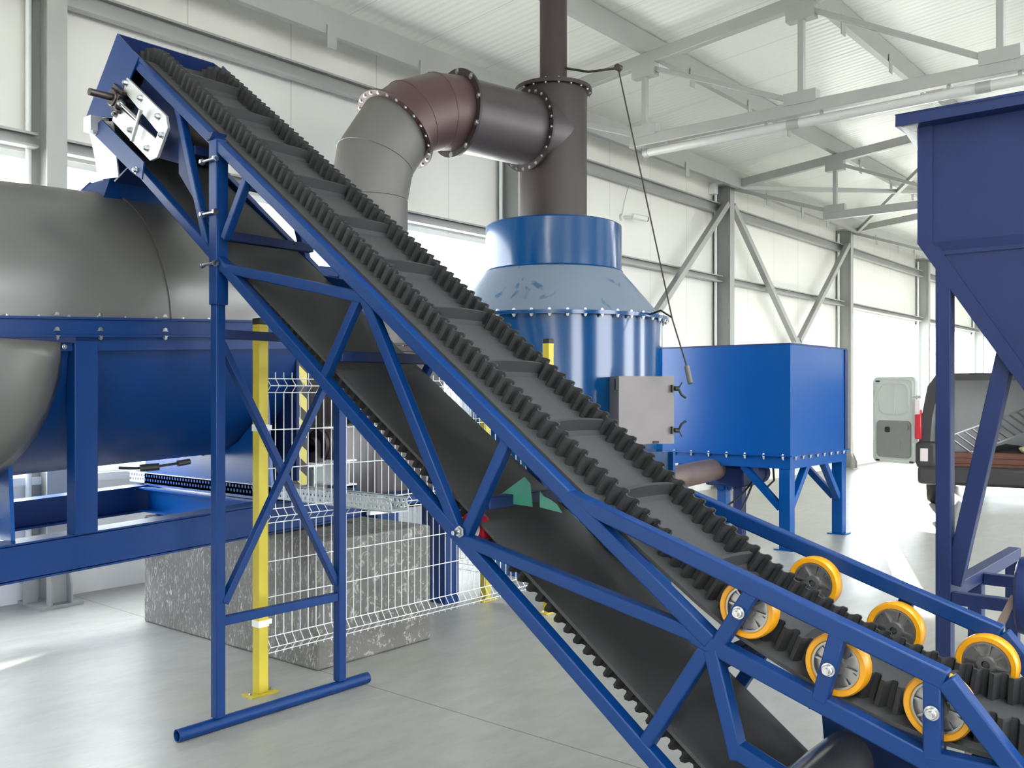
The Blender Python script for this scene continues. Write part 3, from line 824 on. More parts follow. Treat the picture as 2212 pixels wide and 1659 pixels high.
MB().box((2.503, 3.885, 1.862), (3.19, 3.925, 1.905)).build('trestle_crossbar', 'blue_dark', conv, bevel=0.004)
MB().beam((2.50, 3.895, 0.60), (3.20, 3.895, 1.80), 0.04, 0.035, side=(0, 1, 0)).build('trestle_brace', 'blue', conv, bevel=0.003)
MB().beam((2.50, 3.915, 1.84), (3.20, 3.915, 0.58), 0.04, 0.035, side=(0, 1, 0)).build('trestle_brace', 'blue', conv, bevel=0.003)
for z in (2.70, 2.45, 2.21):
    MB().cyl((2.425, 3.945, z), (2.425, 3.85, z), 0.007, 10).lathe([(0.007, 0), (0.016, 0), (0.016, 0.012), (0.007, 0.012)], (2.425, 3.95, z), (0, 1, 0), 6).lathe([(0.007, 0), (0.016, 0), (0.016, 0.012), (0.007, 0.012)], (2.425, 3.852, z), (0, -1, 0), 6).build('clamp_bolt', 'steel', conv)

# green plastic sheets lying on the return belt
def sheet(pts, label):
    tag(MB().prism([(2.62, y, z) for y, z in pts], (0.003, 0, 0)).build('plastic_sheet', 'green_sheet', smooth=False), label, 'sheet', 'green sheets inside the conveyor frame')
sheet([(2.298, 1.196), (2.139, 1.296), (2.111, 1.272), (2.102, 1.189)], 'larger triangular green plastic sheet between the belts, by the red wheel')
sheet([(2.068, 1.250), (2.051, 1.231), (2.017, 1.220), (1.990, 1.206), (1.966, 1.178), (2.068, 1.190)], 'smaller ragged green plastic sheet between the belts, below the frame kink')
# ------------------------------------------------------------------ drum machine behind the conveyor
TILT = 0.045
dz = lambda x: (x - 1.81) * TILT
drum = thing('drum_machine', 'large horizontal drum machine with grey hood on a blue beam frame, behind the trestle', 'machine', (2.0, 5.57, 0))
DY, DR = 5.57, 0.82
ax = V((1, 0, TILT))
X0, X1 = -1.2, 3.58
def axp(x, z0): return V((x, DY, z0 + dz(x)))
ZA = 1.95
aN = ax.normalized()
Ld = (X1 - X0) * ax.length
# hood: upper half shell (ref up) from -90 to +90 degrees
MB().lathe([(DR, 0), (DR, Ld)], axp(X0, ZA), ax, 48, (-math.pi / 2, math.pi / 2), (0, 0, 1)).lathe([(DR - 0.01, Ld), (DR - 0.01, 0)], axp(X0, ZA), ax, 48, (-math.pi / 2, math.pi / 2), (0, 0, 1)).lathe([(DR, Ld), (0.01, Ld)], axp(X0, ZA), ax, 48, (-math.pi / 2, math.pi / 2), (0, 0, 1)).build('hood', 'hood', drum)
for xr in (0.9, 2.72):
    MB().lathe([(DR, 0), (DR + 0.008, 0), (DR + 0.008, 0.02), (DR, 0.02)], axp(xr, ZA), ax, 48, (-math.pi / 2, math.pi / 2), (0, 0, 1)).build('hood_seam', 'hood', drum)
MB().lathe([(DR - 0.01, 0), (DR - 0.01, Ld)], axp(X0, ZA - 0.02), ax, 48, (math.pi / 2, 1.5 * math.pi), (0, 0, 1)).lathe([(DR - 0.02, Ld), (DR - 0.02, 0)], axp(X0, ZA - 0.02), ax, 48, (math.pi / 2, 1.5 * math.pi), (0, 0, 1)).lathe([(DR - 0.01, Ld), (0.01, Ld)], axp(X0, ZA - 0.02), ax, 48, (math.pi / 2, 1.5 * math.pi), (0, 0, 1)).build('lower_shell', 'blue', drum)
# flanges between hood and shell, front and back
for yy, s in ((DY - DR, -1), (DY + DR, 1)):
    fl = MB()
    p0 = V((X0, yy + s * 0.02, ZA - 0.03 + dz(X0))); p1 = V((X1, yy + s * 0.02, ZA - 0.03 + dz(X1)))
    fl.beam(p0 + V((0, 0, 0.045)), p1 + V((0, 0, 0.045)), 0.07, 0.012, side=(0, 1, 0))
    fl.beam(p0 + V((0, 0, 0.0)), p1, 0.045, 0.075, side=(0, 1, 0))
    fl.beam(p0 + V((0, 0, -0.045)), p1 + V((0, 0, -0.045)), 0.07, 0.012, side=(0, 1, 0))
    fl.beam(p0 + V((0, -s * 0.01, -0.085)), p1 + V((0, -s * 0.01, -0.085)), 0.03, 0.07, side=(0, 1, 0))
    fo = fl.build('shell_flange', 'blue', drum, smooth=False)
    if s < 0:
        pts = []
        for x in (2.08, 2.30, 2.66, 2.98, 1.75):
            pts.append((x, yy - 0.045, ZA - 0.075 + dz(x)))
        bolts(fo, pts, (0, 0, -1), 0.012, 0.02)
        bolts(fo, [(x, y_, z + 0.105) for x, y_, z in pts], (0, 0, 1), 0.010, 0.014)
        bolts(fo, [(x, yy - 0.045, ZA - 0.078 + dz(x) + 0.03) for x in (2.08, 2.30, 2.66, 2.98, 1.75)], (0, 0, 1), 0.012, 0.018)
        bolts(fo, [(x, yy - 0.02, ZA + 0.022 + dz(x)) for x in (1.85, 2.0, 2.15, 2.3, 2.45, 2.62, 2.78, 2.94)], (0, 0, 1), 0.008, 0.01)
# end plates at the right end
MB().prism([(X1 + 0.01, DY - DR + 0.03, 1.93 + dz(X1)), (X1 + 0.01, DY - DR + 0.03, 1.05), (X1 + 0.01, DY + DR, 1.05), (X1 + 0.01, DY + DR, 1.93 + dz(X1))], (0.02, 0, 0)).build('end_box', 'blue_dark', drum, smooth=False)
MB().prism([(3.64, 4.95, 1.95), (3.80, 4.95, 1.95), (3.80, 4.95, 1.0), (3.64, 4.95, 1.0)], (0, 0.012, 0)).build('hazard_strip', 'stripes', drum, smooth=False)
MB().box((3.62, 4.962, 0.97), (3.82, 5.9, 2.0)).build('end_housing', 'blue_dark', drum, smooth=False)
MB().lathe([(0.62, 0), (0.40, 0.55), (0.40, 0.75)], (3.82, DY, 1.75), (1, 0, 0), 32).build('outlet_cone', 'duct_dark', drum)
# base frame: two long beams, cross beams, saddle plates, posts
bf = lambda x: 0.775 + dz(x)
for yy in (4.79, 6.36):
    p0 = V((X0 - 0.3, yy, bf(X0 - 0.3) + 0.0)); p1 = V((4.05, yy, bf(4.05)))
    MB().ibeam(p0, p1, 0.19, 0.15, 0.01, 0.014).build('base_beam', 'blue', drum, smooth=False)
    MB().beam(p0 + V((0, -0.072 if yy < 5 else 0.072, 0)), p1 + V((0, -0.072 if yy < 5 else 0.072, 0)), 0.006, 0.17, side=(0, 1, 0)).build('beam_web_plate', 'blue', drum, smooth=False)
for x in (-0.5, 1.90, 3.42):
    MB().ibeam((x, 4.87, bf(x)), (x, 6.28, bf(x)), 0.17, 0.15, 0.01, 0.012).build('cross_beam', 'blue_bin', drum, smooth=False)
    # saddle plate with a curved top carrying the shell
    pts = [(x, 4.80, bf(x) + 0.09)]
    for k in range(0, 13):
        q = math.pi + math.pi * k / 12
        yy = DY + (DR) * math.cos(q); zz = ZA - 0.02 + dz(x) + (DR) * math.sin(q)
        if zz < ZA - 0.35: pts.append((x, yy, zz))
    pts.append((x, 6.34, bf(x) + 0.09))
    MB().prism(pts, (0.02, 0, 0)).build('saddle_plate', 'blue_bin', drum, smooth=False)
for x in (2.225, -0.6):
    MB().beam((x, 4.745, bf(x) + 0.09), (x, 4.745, ZA - 0.10 + dz(x)), 0.12, 0.09).build('post', 'blue', drum, bevel=0.004)
# bulging grey cover left of the post: lower half of a shallow dish
vs = []; fs = []; NU, NV_ = 26, 10
cx, cz, rx, rzz = 1.40, 1.855, 0.765, 0.82
for i in range(NU + 1):
    q = math.pi + math.pi * i / NU
    for j in range(NV_ + 1):
        s = j / NV_
        bul = 0.30 * math.sqrt(max(0, 1 - s * s))
        vs.append((cx + rx * s * math.cos(q), 4.80 - bul + 0.02, cz + rzz * s * math.sin(q)))
for i in range(NU):
    for j in range(NV_):
        a = i * (NV_ + 1) + j
        fs.append((a, a + 1, a + NV_ + 2, a + NV_ + 1))
cov = MB().add(vs, fs).build('bulged_cover', 'hood', drum)
sm = cov.modifiers.new('thick', 'SOLIDIFY'); sm.thickness = 0.008
MB().box((0.62, 4.70, 1.855), (2.17, 4.78, 1.89)).build('cover_rail', 'blue_dark', drum, smooth=False)
bolts(cov, [(1.70, 4.715, 1.835), (1.93, 4.715, 1.835), (2.12, 4.715, 1.835)], (0, -1, 0), 0.010, 0.012)
# inlet collar on the hood under the conveyor head
MB().prism([(2.56, 5.22, 2.70), (3.14, 5.22, 2.74), (3.08, 5.26, 2.86), (2.63, 5.26, 2.86)], (0, 0.01, 0)).prism([(2.56, 5.22, 2.70), (2.63, 5.26, 2.86), (2.63, 5.52, 2.86), (2.56, 5.60, 2.76)], (0.01, 0, 0)).prism([(3.14, 5.22, 2.74), (3.08, 5.26, 2.86), (3.08, 5.52, 2.86), (3.14, 5.60, 2.78)], (0.01, 0, 0)).prism([(2.56, 5.60, 2.76), (3.14, 5.60, 2.78), (3.08, 5.52, 2.86), (2.63, 5.52, 2.86)], (0, 0.0, 0.01)).build('inlet_collar', 'blue', drum, smooth=False)
# thin hanging cable with a connector under the shell
MB().tube([(2.70, 5.30, 1.16), (2.78, 5.25, 1.155), (2.86, 5.2, 1.16), (2.98, 5.2, 1.17), (3.10, 5.2, 1.18)], 0.008, 6).cyl((2.80, 5.24, 1.156), (2.90, 5.2, 1.160), 0.022, 10).cyl((3.02, 5.2, 1.172), (3.10, 5.2, 1.18), 0.018, 10).build('hanging_lead', 'cable', drum)

# supports and drive parts between the drum and the tower
ob = thing('drive_stand', 'stand of blue I-beams with white tops behind the wire fence', 'stand', (4.2, 5.2, 0))
for (x, z1) in ((3.90, 1.12), (4.20, 1.14)):
    MB().ibeam((x, 5.0, z1 - 0.09), (x, 6.24, z1 - 0.09), 0.18, 0.14, 0.008, 0.012).build('top_beam', 'white', ob, smooth=False)
    for y in (5.08, 6.08):
        MB().ibeam((x, y, 0.746), (x, y, z1 - 0.18), 0.14, 0.14, 0.008, 0.01, up=(1, 0, 0)).build('leg', 'blue_dark', ob, smooth=False)
MB().box((3.83, 5.01, 0.80), (4.27, 5.03, 0.94)).build('cross_plate', 'blue', ob, smooth=False)
tag(MB().cyl((3.98, 5.08, 1.25), (4.10, 5.08, 1.25), 0.105, 28).cyl((3.93, 5.08, 1.25), (4.18, 5.08, 1.25), 0.05, 20).cyl((4.01, 5.08, 1.25), (4.03, 5.08, 1.25), 0.112, 28).box((3.93, 5.03, 1.132), (4.0, 5.13, 1.25)).box((4.10, 5.03, 1.142), (4.17, 5.13, 1.25)).build('pulley_wheel', 'duct_dark'), 'dark round pulley on the stand behind the wire fence', 'pulley')
hs = thing('discharge_housing', 'brown-grey discharge housing below the drum outlet, behind the fence', 'housing', (4.9, 5.5, 0))
MB().box((4.62, 5.2, 0.72), (5.35, 6.1, 1.95)).build('housing_body', 'duct_mid', hs, bevel=0.01)
MB().box((4.56, 5.14, 1.92), (5.41, 6.16, 1.96)).build('housing_rim', 'duct_dark', hs, smooth=False)
for x in (4.66, 5.31):
    for y in (5.24, 6.06):
        MB().box((x - 0.04, y - 0.04, 0), (x + 0.04, y + 0.04, 0.73)).build('leg', 'blue_dark', hs, smooth=False)
tag(MB().box((4.37, 4.90, 0.0), (4.57, 5.15, 0.80)).box((4.34, 4.88, 0.80), (5.25, 5.17, 0.86)).box((5.05, 4.90, 0.0), (5.2, 5.15, 0.80)).build('machine_skid', 'blue', smooth=False), 'low blue skid with a pale top, right of the concrete block behind the fence', 'skid')

# ------------------------------------------------------------------ concrete block, cable tray
tag(MB().prism([(3.36, 4.28, 0), (4.28, 4.28, 0), (4.28, 6.16, 0), (3.32, 6.16, 0)], (0, 0, 0.745)).build('concrete_block', 'block', bevel=0.015), 'large grey concrete block under the drum frame, behind the yellow post', 'block')
tr_ = MB()
def slotted(b, x, y0, y1, z0, z1, n):
    """tray side with two rows of real slots"""
    zr = [z0, z0 + (z1 - z0) * 0.18, z0 + (z1 - z0) * 0.42, z0 + (z1 - z0) * 0.58, z0 + (z1 - z0) * 0.82, z1]
    for a, c in ((0, 1), (2, 3), (4, 5)):
        b.box((x, y0, zr[a]), (x + 0.003, y1, zr[c]))
    for row, sh in ((1, 0.0), (3, 0.5)):
        for k in range(n + 1):
            ya = y0 + (y1 - y0) * max(0, (k - 0.25 + sh)) / (n + 1); yb = y0 + (y1 - y0) * min(n + 1, (k + 0.25 + sh)) / (n + 1)
            if yb > ya: b.box((x, ya, zr[row]), (x + 0.003, yb, zr[row + 1]))
slotted(tr_, 3.42, 3.72, 6.55, 0.955, 1.03, 80)
slotted(tr_, 3.54, 3.72, 6.55, 0.955, 1.03, 80)
tr_.box((3.42, 3.72, 0.953), (3.543, 6.55, 0.957)).box((3.405, 3.72, 1.027), (3.423, 6.55, 1.031)).box((3.54, 3.72, 1.027), (3.558, 6.55, 1.031))
ct = thing('cable_tray', 'long perforated galvanised cable tray running under the drum to the conveyor', 'cable tray', (3.48, 4.9, 0.95))
tr_.build('tray', 'tray', ct, smooth=False)
MB().box((3.40, 3.87, 0.93), (3.56, 3.90, 0.953)).build('joint_strap', 'galv', ct, smooth=False)

# ------------------------------------------------------------------ fence
fence = thing('safety_fence', 'white wire safety fence on yellow posts between the conveyor and the drum machine', 'fence', (4.1, 4.2, 0))
def fence_post(x, y):
    t = MB().box((x - 0.03, y - 0.03, 0.008), (x + 0.03, y + 0.03, 1.97)).build('post', 'yellow_post', fence, loc=(x, y, 0), bevel=0.004)
    MB().box((x - 0.031, y - 0.031, 1.965), (x + 0.031, y + 0.031, 2.0)).build('cap', 'black', t, bevel=0.004)
    MB().box((x - 0.085, y - 0.05, 0), (x + 0.085, y + 0.05, 0.008)).build('base_plate', 'yellow_post', t, smooth=False)
    bolts(t, [(x - 0.065, y, 0.008), (x + 0.065, y, 0.008)], (0, 0, 1), 0.010, 0.014)
    for z in (0.36, 1.40):
        MB().box((x - 0.032, y - 0.032, z), (x + 0.032, y + 0.032, z + 0.035)).box((x + 0.03, y - 0.012, z + 0.005), (x + 0.065, y + 0.02, z + 0.03)).build('clamp', 'white', t, smooth=False)
for q in ((2.92, 4.20), (5.365, 4.77), (5.37, 4.16), (5.37, 6.95)): fence_post(*q)
# wire panels: pressed V folds at three heights
ZF = [(0.206, 0.243, 0.293), (0.904, 0.940, 0.978), (1.605, 1.642, 1.680)]
HW = [0.506, 0.697, 1.197, 1.405]
def fence_panel(p0, p1, nrm):
    p0 = V(p0); p1 = V(p1); L = (p1 - p0).length; d = (p1 - p0) / L; nv = V(nrm)
    b = MB(); r = 0.0028
    n = int(L / 0.0535)
    prof = [(0.19, 0)]
    for a, m_, c in ZF: prof += [(a, 0), (m_, 1), (c, 0)]
    prof.append((1.715, 0))
    for k in range(n + 1):
        base = p0 + d * (k * L / n)
        b.tube([base + nv * (0.035 * o) + V((0, 0, z)) for z, o in prof], r, 5)
    for a, m_, c in ZF:
        for z, o in ((a, 0), (m_, 1), (c, 0)):
            b.tube([p0 + nv * (0.035 * o + 0.004) + V((0, 0, z)), p1 + nv * (0.035 * o + 0.004) + V((0, 0, z))], r * 1.1, 5)
    for z in HW:
        b.tube([p0 + nv * 0.004 + V((0, 0, z)), p1 + nv * 0.004 + V((0, 0, z))], r * 1.1, 5)
    b.build('wire_panel', 'white_wire', fence)
fence_panel((2.96, 4.20, 0), (5.33, 4.16, 0), (0, -1, 0))
fence_panel((5.37, 4.82, 0), (5.37, 6.9, 0), (1, 0, 0))

# ------------------------------------------------------------------ exhaust duct
duct = thing('exhaust_duct', 'thick brown-grey elbow duct with bolted flanges, left of the stack', 'duct', (4.9, 5.6, 1.95))
VX, VY = 4.896, 5.60
TX, TY = 6.83, 5.23
hd = V((TX - VX, TY - VY, 0)); HL = hd.length; hd.normalize()
ZH = 3.985; RB = 0.85; rD = 0.315; rF = 0.372
sidev = V((0, 0, 1)).cross(hd)
def ring_pts(c, ax_, r, n):
    e1 = sidev; e2 = ax_.cross(e1)
    return [c + (e1 * math.cos(2 * math.pi * i / n) + e2 * math.sin(2 * math.pi * i / n)) * r for i in range(n)]
def pipe(cs, r, n=48):
    vs = []; fs = []
    for c, a in cs: vs += ring_pts(c, a, r, n)
    for k in range(len(cs) - 1):
        for i in range(n):
            j = (i + 1) % n
            fs.append((k * n + i, k * n + j, (k + 1) * n + j, (k + 1) * n + i))
    return MB().add(vs, fs)
def elbow(q):    # q in 0..90 degrees
    c0 = V((VX, VY, ZH - RB)) + hd * RB
    return c0 - hd * (RB * math.cos(q)) + V((0, 0, RB * math.sin(q))), (hd * math.sin(q) + V((0, 0, math.cos(q)))).normalized()
vb = V((VX, VY, 1.97))
pipe([(vb, V((0, 0, 1))), (elbow(0)[0], V((0, 0, 1))), elbow(R(22.5)), elbow(R(45))], rD).build('lower_elbow', 'duct_grey', duct)
for q in (0.0, 22.5):
    c, a = elbow(R(q))
    MB().lathe([(rD, -0.006), (rD + 0.006, -0.003), (rD + 0.006, 0.003), (rD, 0.006)], c, a, 48).build('weld_seam', 'duct_grey', duct)
pipe([elbow(R(45)), elbow(R(58)), elbow(R(76)), elbow(R(90))], rD).build('upper_elbow', 'duct_red', duct)
for q in (58, 76):
    c, a = elbow(R(q))
    MB().lathe([(rD, -0.005), (rD + 0.004, -0.002), (rD + 0.004, 0.002), (rD, 0.005)], c, a, 48).build('weld_seam', 'duct_red', duct)
pB = elbow(R(90))[0]; pC = V((VX, VY, ZH)) + hd * (HL * 0.838)
pipe([(pB, hd), (pC, hd)], rD).build('level_pipe', 'duct_mid', duct)
def flange(c, a, r_in, r_out, th_, mname, par, nb, br=0.011, ref=None):
    a = V(a).normalized()
    f = MB().lathe([(r_in, -th_), (r_out, -th_), (r_out, th_), (r_in, th_), (r_in, -th_)], c, a, 56).build('flange', mname, par)
    pts = ring(c, a, (r_in + r_out) / 2 + 0.004, nb, 0.13)
    bolts(f, [p - a * th_ for p in pts], tuple(-a), br, 0.012)
    return f
ca, aa = elbow(R(45))
flange(ca, aa, rD, rF, 0.010, 'duct_red', duct, 24)
flange(pB, hd, rD, rF, 0.012, 'duct_dark', duct, 10, 0.019)
flange(pC, hd, rD, rF, 0.010, 'duct_dark', duct, 24)
flange(vb + V((0, 0, 0.01)), V((0, 0, 1)), rD, rF, 0.008, 'duct_dark', duct, 20)

# ------------------------------------------------------------------ filter tower with stack
tow = thing('filter_tower', 'tall round glossy blue tower with grey cone top and dark stack', 'tower', (TX, TY, 0))
T0 = V((TX, TY, 0)); UP = (0, 0, 1)
def tl(prof, name, m, n=72): return MB().lathe([(r, z) for r, z in prof], T0, UP, n).build(name, m, tow)
tl([(1.0, 0.55), (1.0, 2.255)], 'body', 'blue_light')
tl([(0.05, 0.0), (0.62, 0.0), (0.62, 0.40), (1.0, 0.55)], 'bottom_cone', 'blue_light')
tl([(1.0, 2.255), (1.06, 2.255), (1.06, 2.268), (1.06, 2.272), (1.06, 2.285), (1.0, 2.285)], 'body_flange', 'blue_light')
tl([(1.0, 2.285), (0.635, 2.715)], 'cone', 'cone')
tl([(0.63, 2.70), (0.645, 2.712), (0.63, 2.725), (0.63, 3.13), (0.61, 3.145), (0.40, 3.145), (0.31, 3.145)], 'collar', 'blue_light')
bf_ = tl([(0.31, 3.145), (0.41, 3.145), (0.41, 3.165), (0.31, 3.165)], 'stack_base_flange', 'duct_dark')
bolts(bf_, ring(T0 + V((0, 0, 3.165)), UP, 0.375, 14, 0.2), UP, 0.016, 0.022)
tl([(0.31, 3.165), (0.31, 4.40)], 'stack_drum', 'duct_dark')
tf_ = tl([(0.31, 4.385), (0.355, 4.385), (0.355, 4.42), (0.12, 4.42)], 'stack_top_flange', 'duct_dark')
bolts(tf_, ring(T0 + V((0, 0, 4.42)), UP, 0.335, 18, 0.1), UP, 0.009, 0.012)
bolts(tf_, ring(T0 + V((0, 0, 4.385)), UP, 0.335, 18, 0.1), (0, 0, -1), 0.009, 0.012)
tl([(0.126, 4.42), (0.126, 6.6)], 'stack_pipe', 'duct_dark')
# inlet neck of the level duct into the stack drum
pn = V((TX, TY, ZH))
MB().lathe([(0.308, 0), (0.3085, (pn - pC).length)], pC, hd, 64).build('inlet_neck', 'duct_mid', tow)
bolts(tow, ring(T0 + V((0, 0, 2.285)), UP, 1.035, 44, 0.05), UP, 0.013, 0.018)
bolts(tow, ring(T0 + V((0, 0, 2.255)), UP, 1.035, 44, 0.05), (0, 0, -1), 0.013, 0.022)
# square cleaning door, turned a little to the right
dn_ = V((-0.80, -0.60, 0)).normalized(); ds = V((dn_.y, -dn_.x, 0)) * -1   # ds points right as seen from the front
fc = V((6.455, 3.99, 1.46))
dn_ = V((-0.62, -0.785, 0)).normalized(); ds = V((-dn_.y, dn_.x, 0))
def dbox(u0, u1, w0, w1, z0, z1):
    return MB().prism([fc + ds * u0 + dn_ * w0 + V((0, 0, z0 - fc.z)), fc + ds * u1 + dn_ * w0 + V((0, 0, z0 - fc.z)), fc + ds * u1 + dn_ * w1 + V((0, 0, z0 - fc.z)), fc + ds * u0 + dn_ * w1 + V((0, 0, z0 - fc.z))], (0, 0, z1 - z0))
dbox(-0.24, 0.23, -0.50, -0.012, 1.195, 1.738).build('door_frame', 'door_grey', tow, smooth=False)
dr = dbox(-0.235, 0.235, -0.010, 0.0, 1.19, 1.74).build('cleaning_door', 'door_grey', tow, smooth=False)
dbox(-0.262, -0.236, -0.045, 0.004, 1.63, 1.72).build('hinge', 'black', dr, smooth=False)
dbox(-0.262, -0.236, -0.045, 0.004, 1.23, 1.32).build('hinge', 'black', dr, smooth=False)
dbox(0.05, 0.10, -0.004, 0.012, 1.195, 1.215).build('pull_tab', 'black', dr, smooth=False)
for z, s in ((1.64, 1), (1.30, -1)):
    la = dbox(0.205, 0.215, -0.004, 0.03, z - 0.03, z + 0.03)
    base = fc + ds * 0.235 + V((0, 0, z - fc.z))
    la.tube([base + ds * 0.0, base + ds * 0.03 + dn_ * 0.02, base + ds * 0.05 + dn_ * 0.03 + V((0, 0, -0.05 * s)), base + ds * 0.09 + dn_ * 0.03 + V((0, 0, -0.075 * s))], 0.010, 8)
    la.tube([base + ds * 0.03 + dn_ * 0.02, base + ds * 0.06 + dn_ * 0.02 + V((0, 0, 0.05 * s))], 0.006, 6)
    la.cyl(base + dn_ * 0.01, base + ds * 0.035 + dn_ * 0.01, 0.020, 10)
    la.build('latch', 'black', dr)
# lower blue chamber under the door
dbox(-0.15, 0.25, -0.75, -0.10, 0.0, 1.12).build('lower_chamber', 'blue_light', tow, smooth=False)
dbox(0.24, 0.262, -0.75, -0.04, 0.70, 1.12).build('chamber_flange', 'blue_bin', tow, smooth=False)

# wire rope from the stack arm down to the door weight
rp = thing('damper_rope', 'thin steel rope from an arm on the stack down to the tower door', 'rope', (TX, TY, 4.5))
a0, a1, a2 = V((6.85, 5.12, 4.60)), V((6.84, 4.84, 4.50)), V((6.885, 4.552, 4.481))
MB().tube([a0, a1, a2], 0.011, 8).build('arm', 'wirerope', rp)
MB().cyl(a2 + V((-0.02, 0, 0.005)), a2 + V((0.03, 0, 0.005)), 0.03, 14).build('pulley', 'wirerope', rp)
MB().tube([a2, (6.758, 3.93, 2.216), (6.53, 3.665, 1.81)], 0.0065, 6).build('rope', 'wirerope', rp)
MB().tube([(6.80, 4.19, 2.27), (6.79, 4.06, 2.30), (6.762, 3.94, 2.235)], 0.009, 6).build('guide_hook', 'wirerope', rp)
MB().cyl((6.535, 3.67, 1.815), (6.505, 3.62, 1.68), 0.021, 12).build('weight', 'duct_grey', rp)

# ------------------------------------------------------------------ blue bin with screw conveyor
bn = thing('storage_bin', 'bright blue square bin on four braced legs, right of the tower', 'bin', (9.75, 4.65, 0))
bx0, bx1, by0, by1 = 9.02, 10.58, 3.88, 5.45
bd = MB().box((bx0, by0, 0.965), (bx1, by1, 2.105)).build('bin_body', 'blue_bin', bn, smooth=False)
MB().box((bx0 - 0.006, by0 - 0.006, 2.10), (bx1 + 0.006, by1 + 0.006, 2.115)).build('bin_rim', 'blue_dark', bn, smooth=False)
MB().box((bx1 - 0.075, by0 - 0.012, 0.97), (bx1 + 0.004, by0, 2.10)).build('corner_plate', 'blue_dark', bn, smooth=False)
hg = MB().box((bx0 - 0.03, by0 - 0.03, 0.955), (bx1 + 0.03, by1 + 0.03, 0.970)).build('bin_flange', 'blue_bin', bn, smooth=False)
bolts(hg, [(bx0 - 0.016, by0 + 0.07 + 0.21 * k, 0.955) for k in range(7)], (0, 0, -1), 0.012, 0.035)
bolts(hg, [(bx0 - 0.016, by0 + 0.07 + 0.21 * k, 0.970) for k in range(7)], (0, 0, 1), 0.010, 0.012)
bolts(hg, [(bx0 + 0.10 + 0.19 * k, by0 - 0.016, 0.955) for k in range(8)], (0, 0, -1), 0.012, 0.035)
MB().box((bx0, by0, 0.83), (bx0 + 0.10, by1, 0.955)).box((bx1 - 0.10, by0, 0.83), (bx1, by1, 0.955)).box((bx0 + 0.1, by0, 0.83), (bx1 - 0.1, by0 + 0.1, 0.955)).box((bx0 + 0.1, by1 - 0.1, 0.83), (bx1 - 0.1, by1, 0.955)).build('base_frame', 'blue_bin', bn, smooth=False)
MB().prism([(bx0 + 0.1, by0 + 0.1, 0.95), (bx1 - 0.1, by0 + 0.1, 0.95), (bx1 - 0.1, by1 - 0.1, 0.95), (bx0 + 0.1, by1 - 0.1, 0.95)], (0, 0, 0.01)).build('bin_bottom', 'blue_dark', bn, smooth=False)
for lx in (bx0 + 0.005, bx1 - 0.125):
    for ly in (by0 + 0.005, by1 - 0.125):
        lg = MB().box((lx, ly, 0.012), (lx + 0.12, ly + 0.12, 0.829)).build('leg', 'blue_bin', bn, bevel=0.004)
        MB().box((lx - 0.04, ly - 0.04, 0), (lx + 0.16, ly + 0.16, 0.012)).build('foot_plate', 'blue_bin', lg, smooth=False)
for s, lx in ((1, bx0 + 0.125), (-1, bx1 - 0.125)):
    for ly in (by0 + 0.06, by1 - 0.06):
        MB().beam((lx, ly, 0.42), (lx + s * 0.42, ly, 0.84), 0.07, 0.07, side=(0, 1, 0)).build('knee_brace', 'blue_bin', bn, bevel=0.003)
for s, ly in ((1, by0 + 0.125), (-1, by1 - 0.125)):
    for lx in (bx0 + 0.06, bx1 - 0.06):
        MB().beam((lx, ly, 0.42), (lx, ly + s * 0.42, 0.84), 0.07, 0.07).build('knee_brace', 'blue_bin', bn, bevel=0.003)
sv = thing('screw_conveyor', 'brown screw trough with blue gearbox under the blue bin', 'conveyor', (8.6, 4.8, 0.7))
MB().lathe([(1e-4, 0), (0.12, 0), (0.12, 1.8), (1e-4, 1.8)], (7.72, 4.70, 0.74), (1, 0.05, 0.03), 28).build('trough', 'rust', sv)
MB().box((7.75, 4.57, 0.0), (7.90, 4.88, 0.64)).build('foot', 'blue', sv, smooth=False)
MB().box((9.13, 4.45, 0.60), (9.52, 4.90, 0.82)).build('gearbox', 'blue_dark', sv, bevel=0.02)
MB().cyl((9.52, 4.66, 0.70), (9.88, 4.64, 0.70), 0.115, 24).cyl((9.86, 4.64, 0.70), (9.95, 4.635, 0.70), 0.122, 24).build('motor', 'blue_dark', sv)
MB().box((9.2, 4.5, 0), (9.3, 4.6, 0.605)).build('foot', 'blue_dark', sv, smooth=False)
def sag(p0, p1, drop, n=14):
    p0 = V(p0); p1 = V(p1)
    return [p0.lerp(p1, i / n) + V((0, 0, -drop * 4 * (i / n) * (1 - i / n))) for i in range(n + 1)]
tag(MB().tube(sag((7.95, 4.55, 0.62), (9.3, 4.42, 0.66), 0.22), 0.011, 6).build('power_cable', 'cable'), 'black cable sagging from trough to gearbox under the blue bin', 'cable', 'cables under the bin')
tag(MB().tube(sag((8.15, 4.36, 0.012), (9.15, 4.36, 0.63), 0.12), 0.011, 6).build('power_cable', 'cable'), 'black cable dropping from the gearbox to the floor under the blue bin', 'cable', 'cables under the bin')
tag(MB().tube([(9.45, 4.5, 0.85), (9.62, 4.45, 0.89), (9.85, 4.44, 0.80), (9.90, 4.45, 0.62), (9.84, 4.5, 0.55)], 0.012, 6).build('power_cable', 'cable'), 'short black cable looping round the motor under the blue bin', 'cable', 'cables under the bin')

# ------------------------------------------------------------------ feed hopper, right edge
hp_ = thing('feed_hopper', 'tall navy blue feed hopper on legs at the right edge', 'hopper', (5.2, 0.5, 0))
hx0, hx1, hy0, hy1 = 4.85, 5.55, -0.62, 1.42
MB().box((hx0, hy0, 2.345), (hx1, hy1, 2.93)).build('hopper_body', 'blue_dark', hp_, smooth=False)
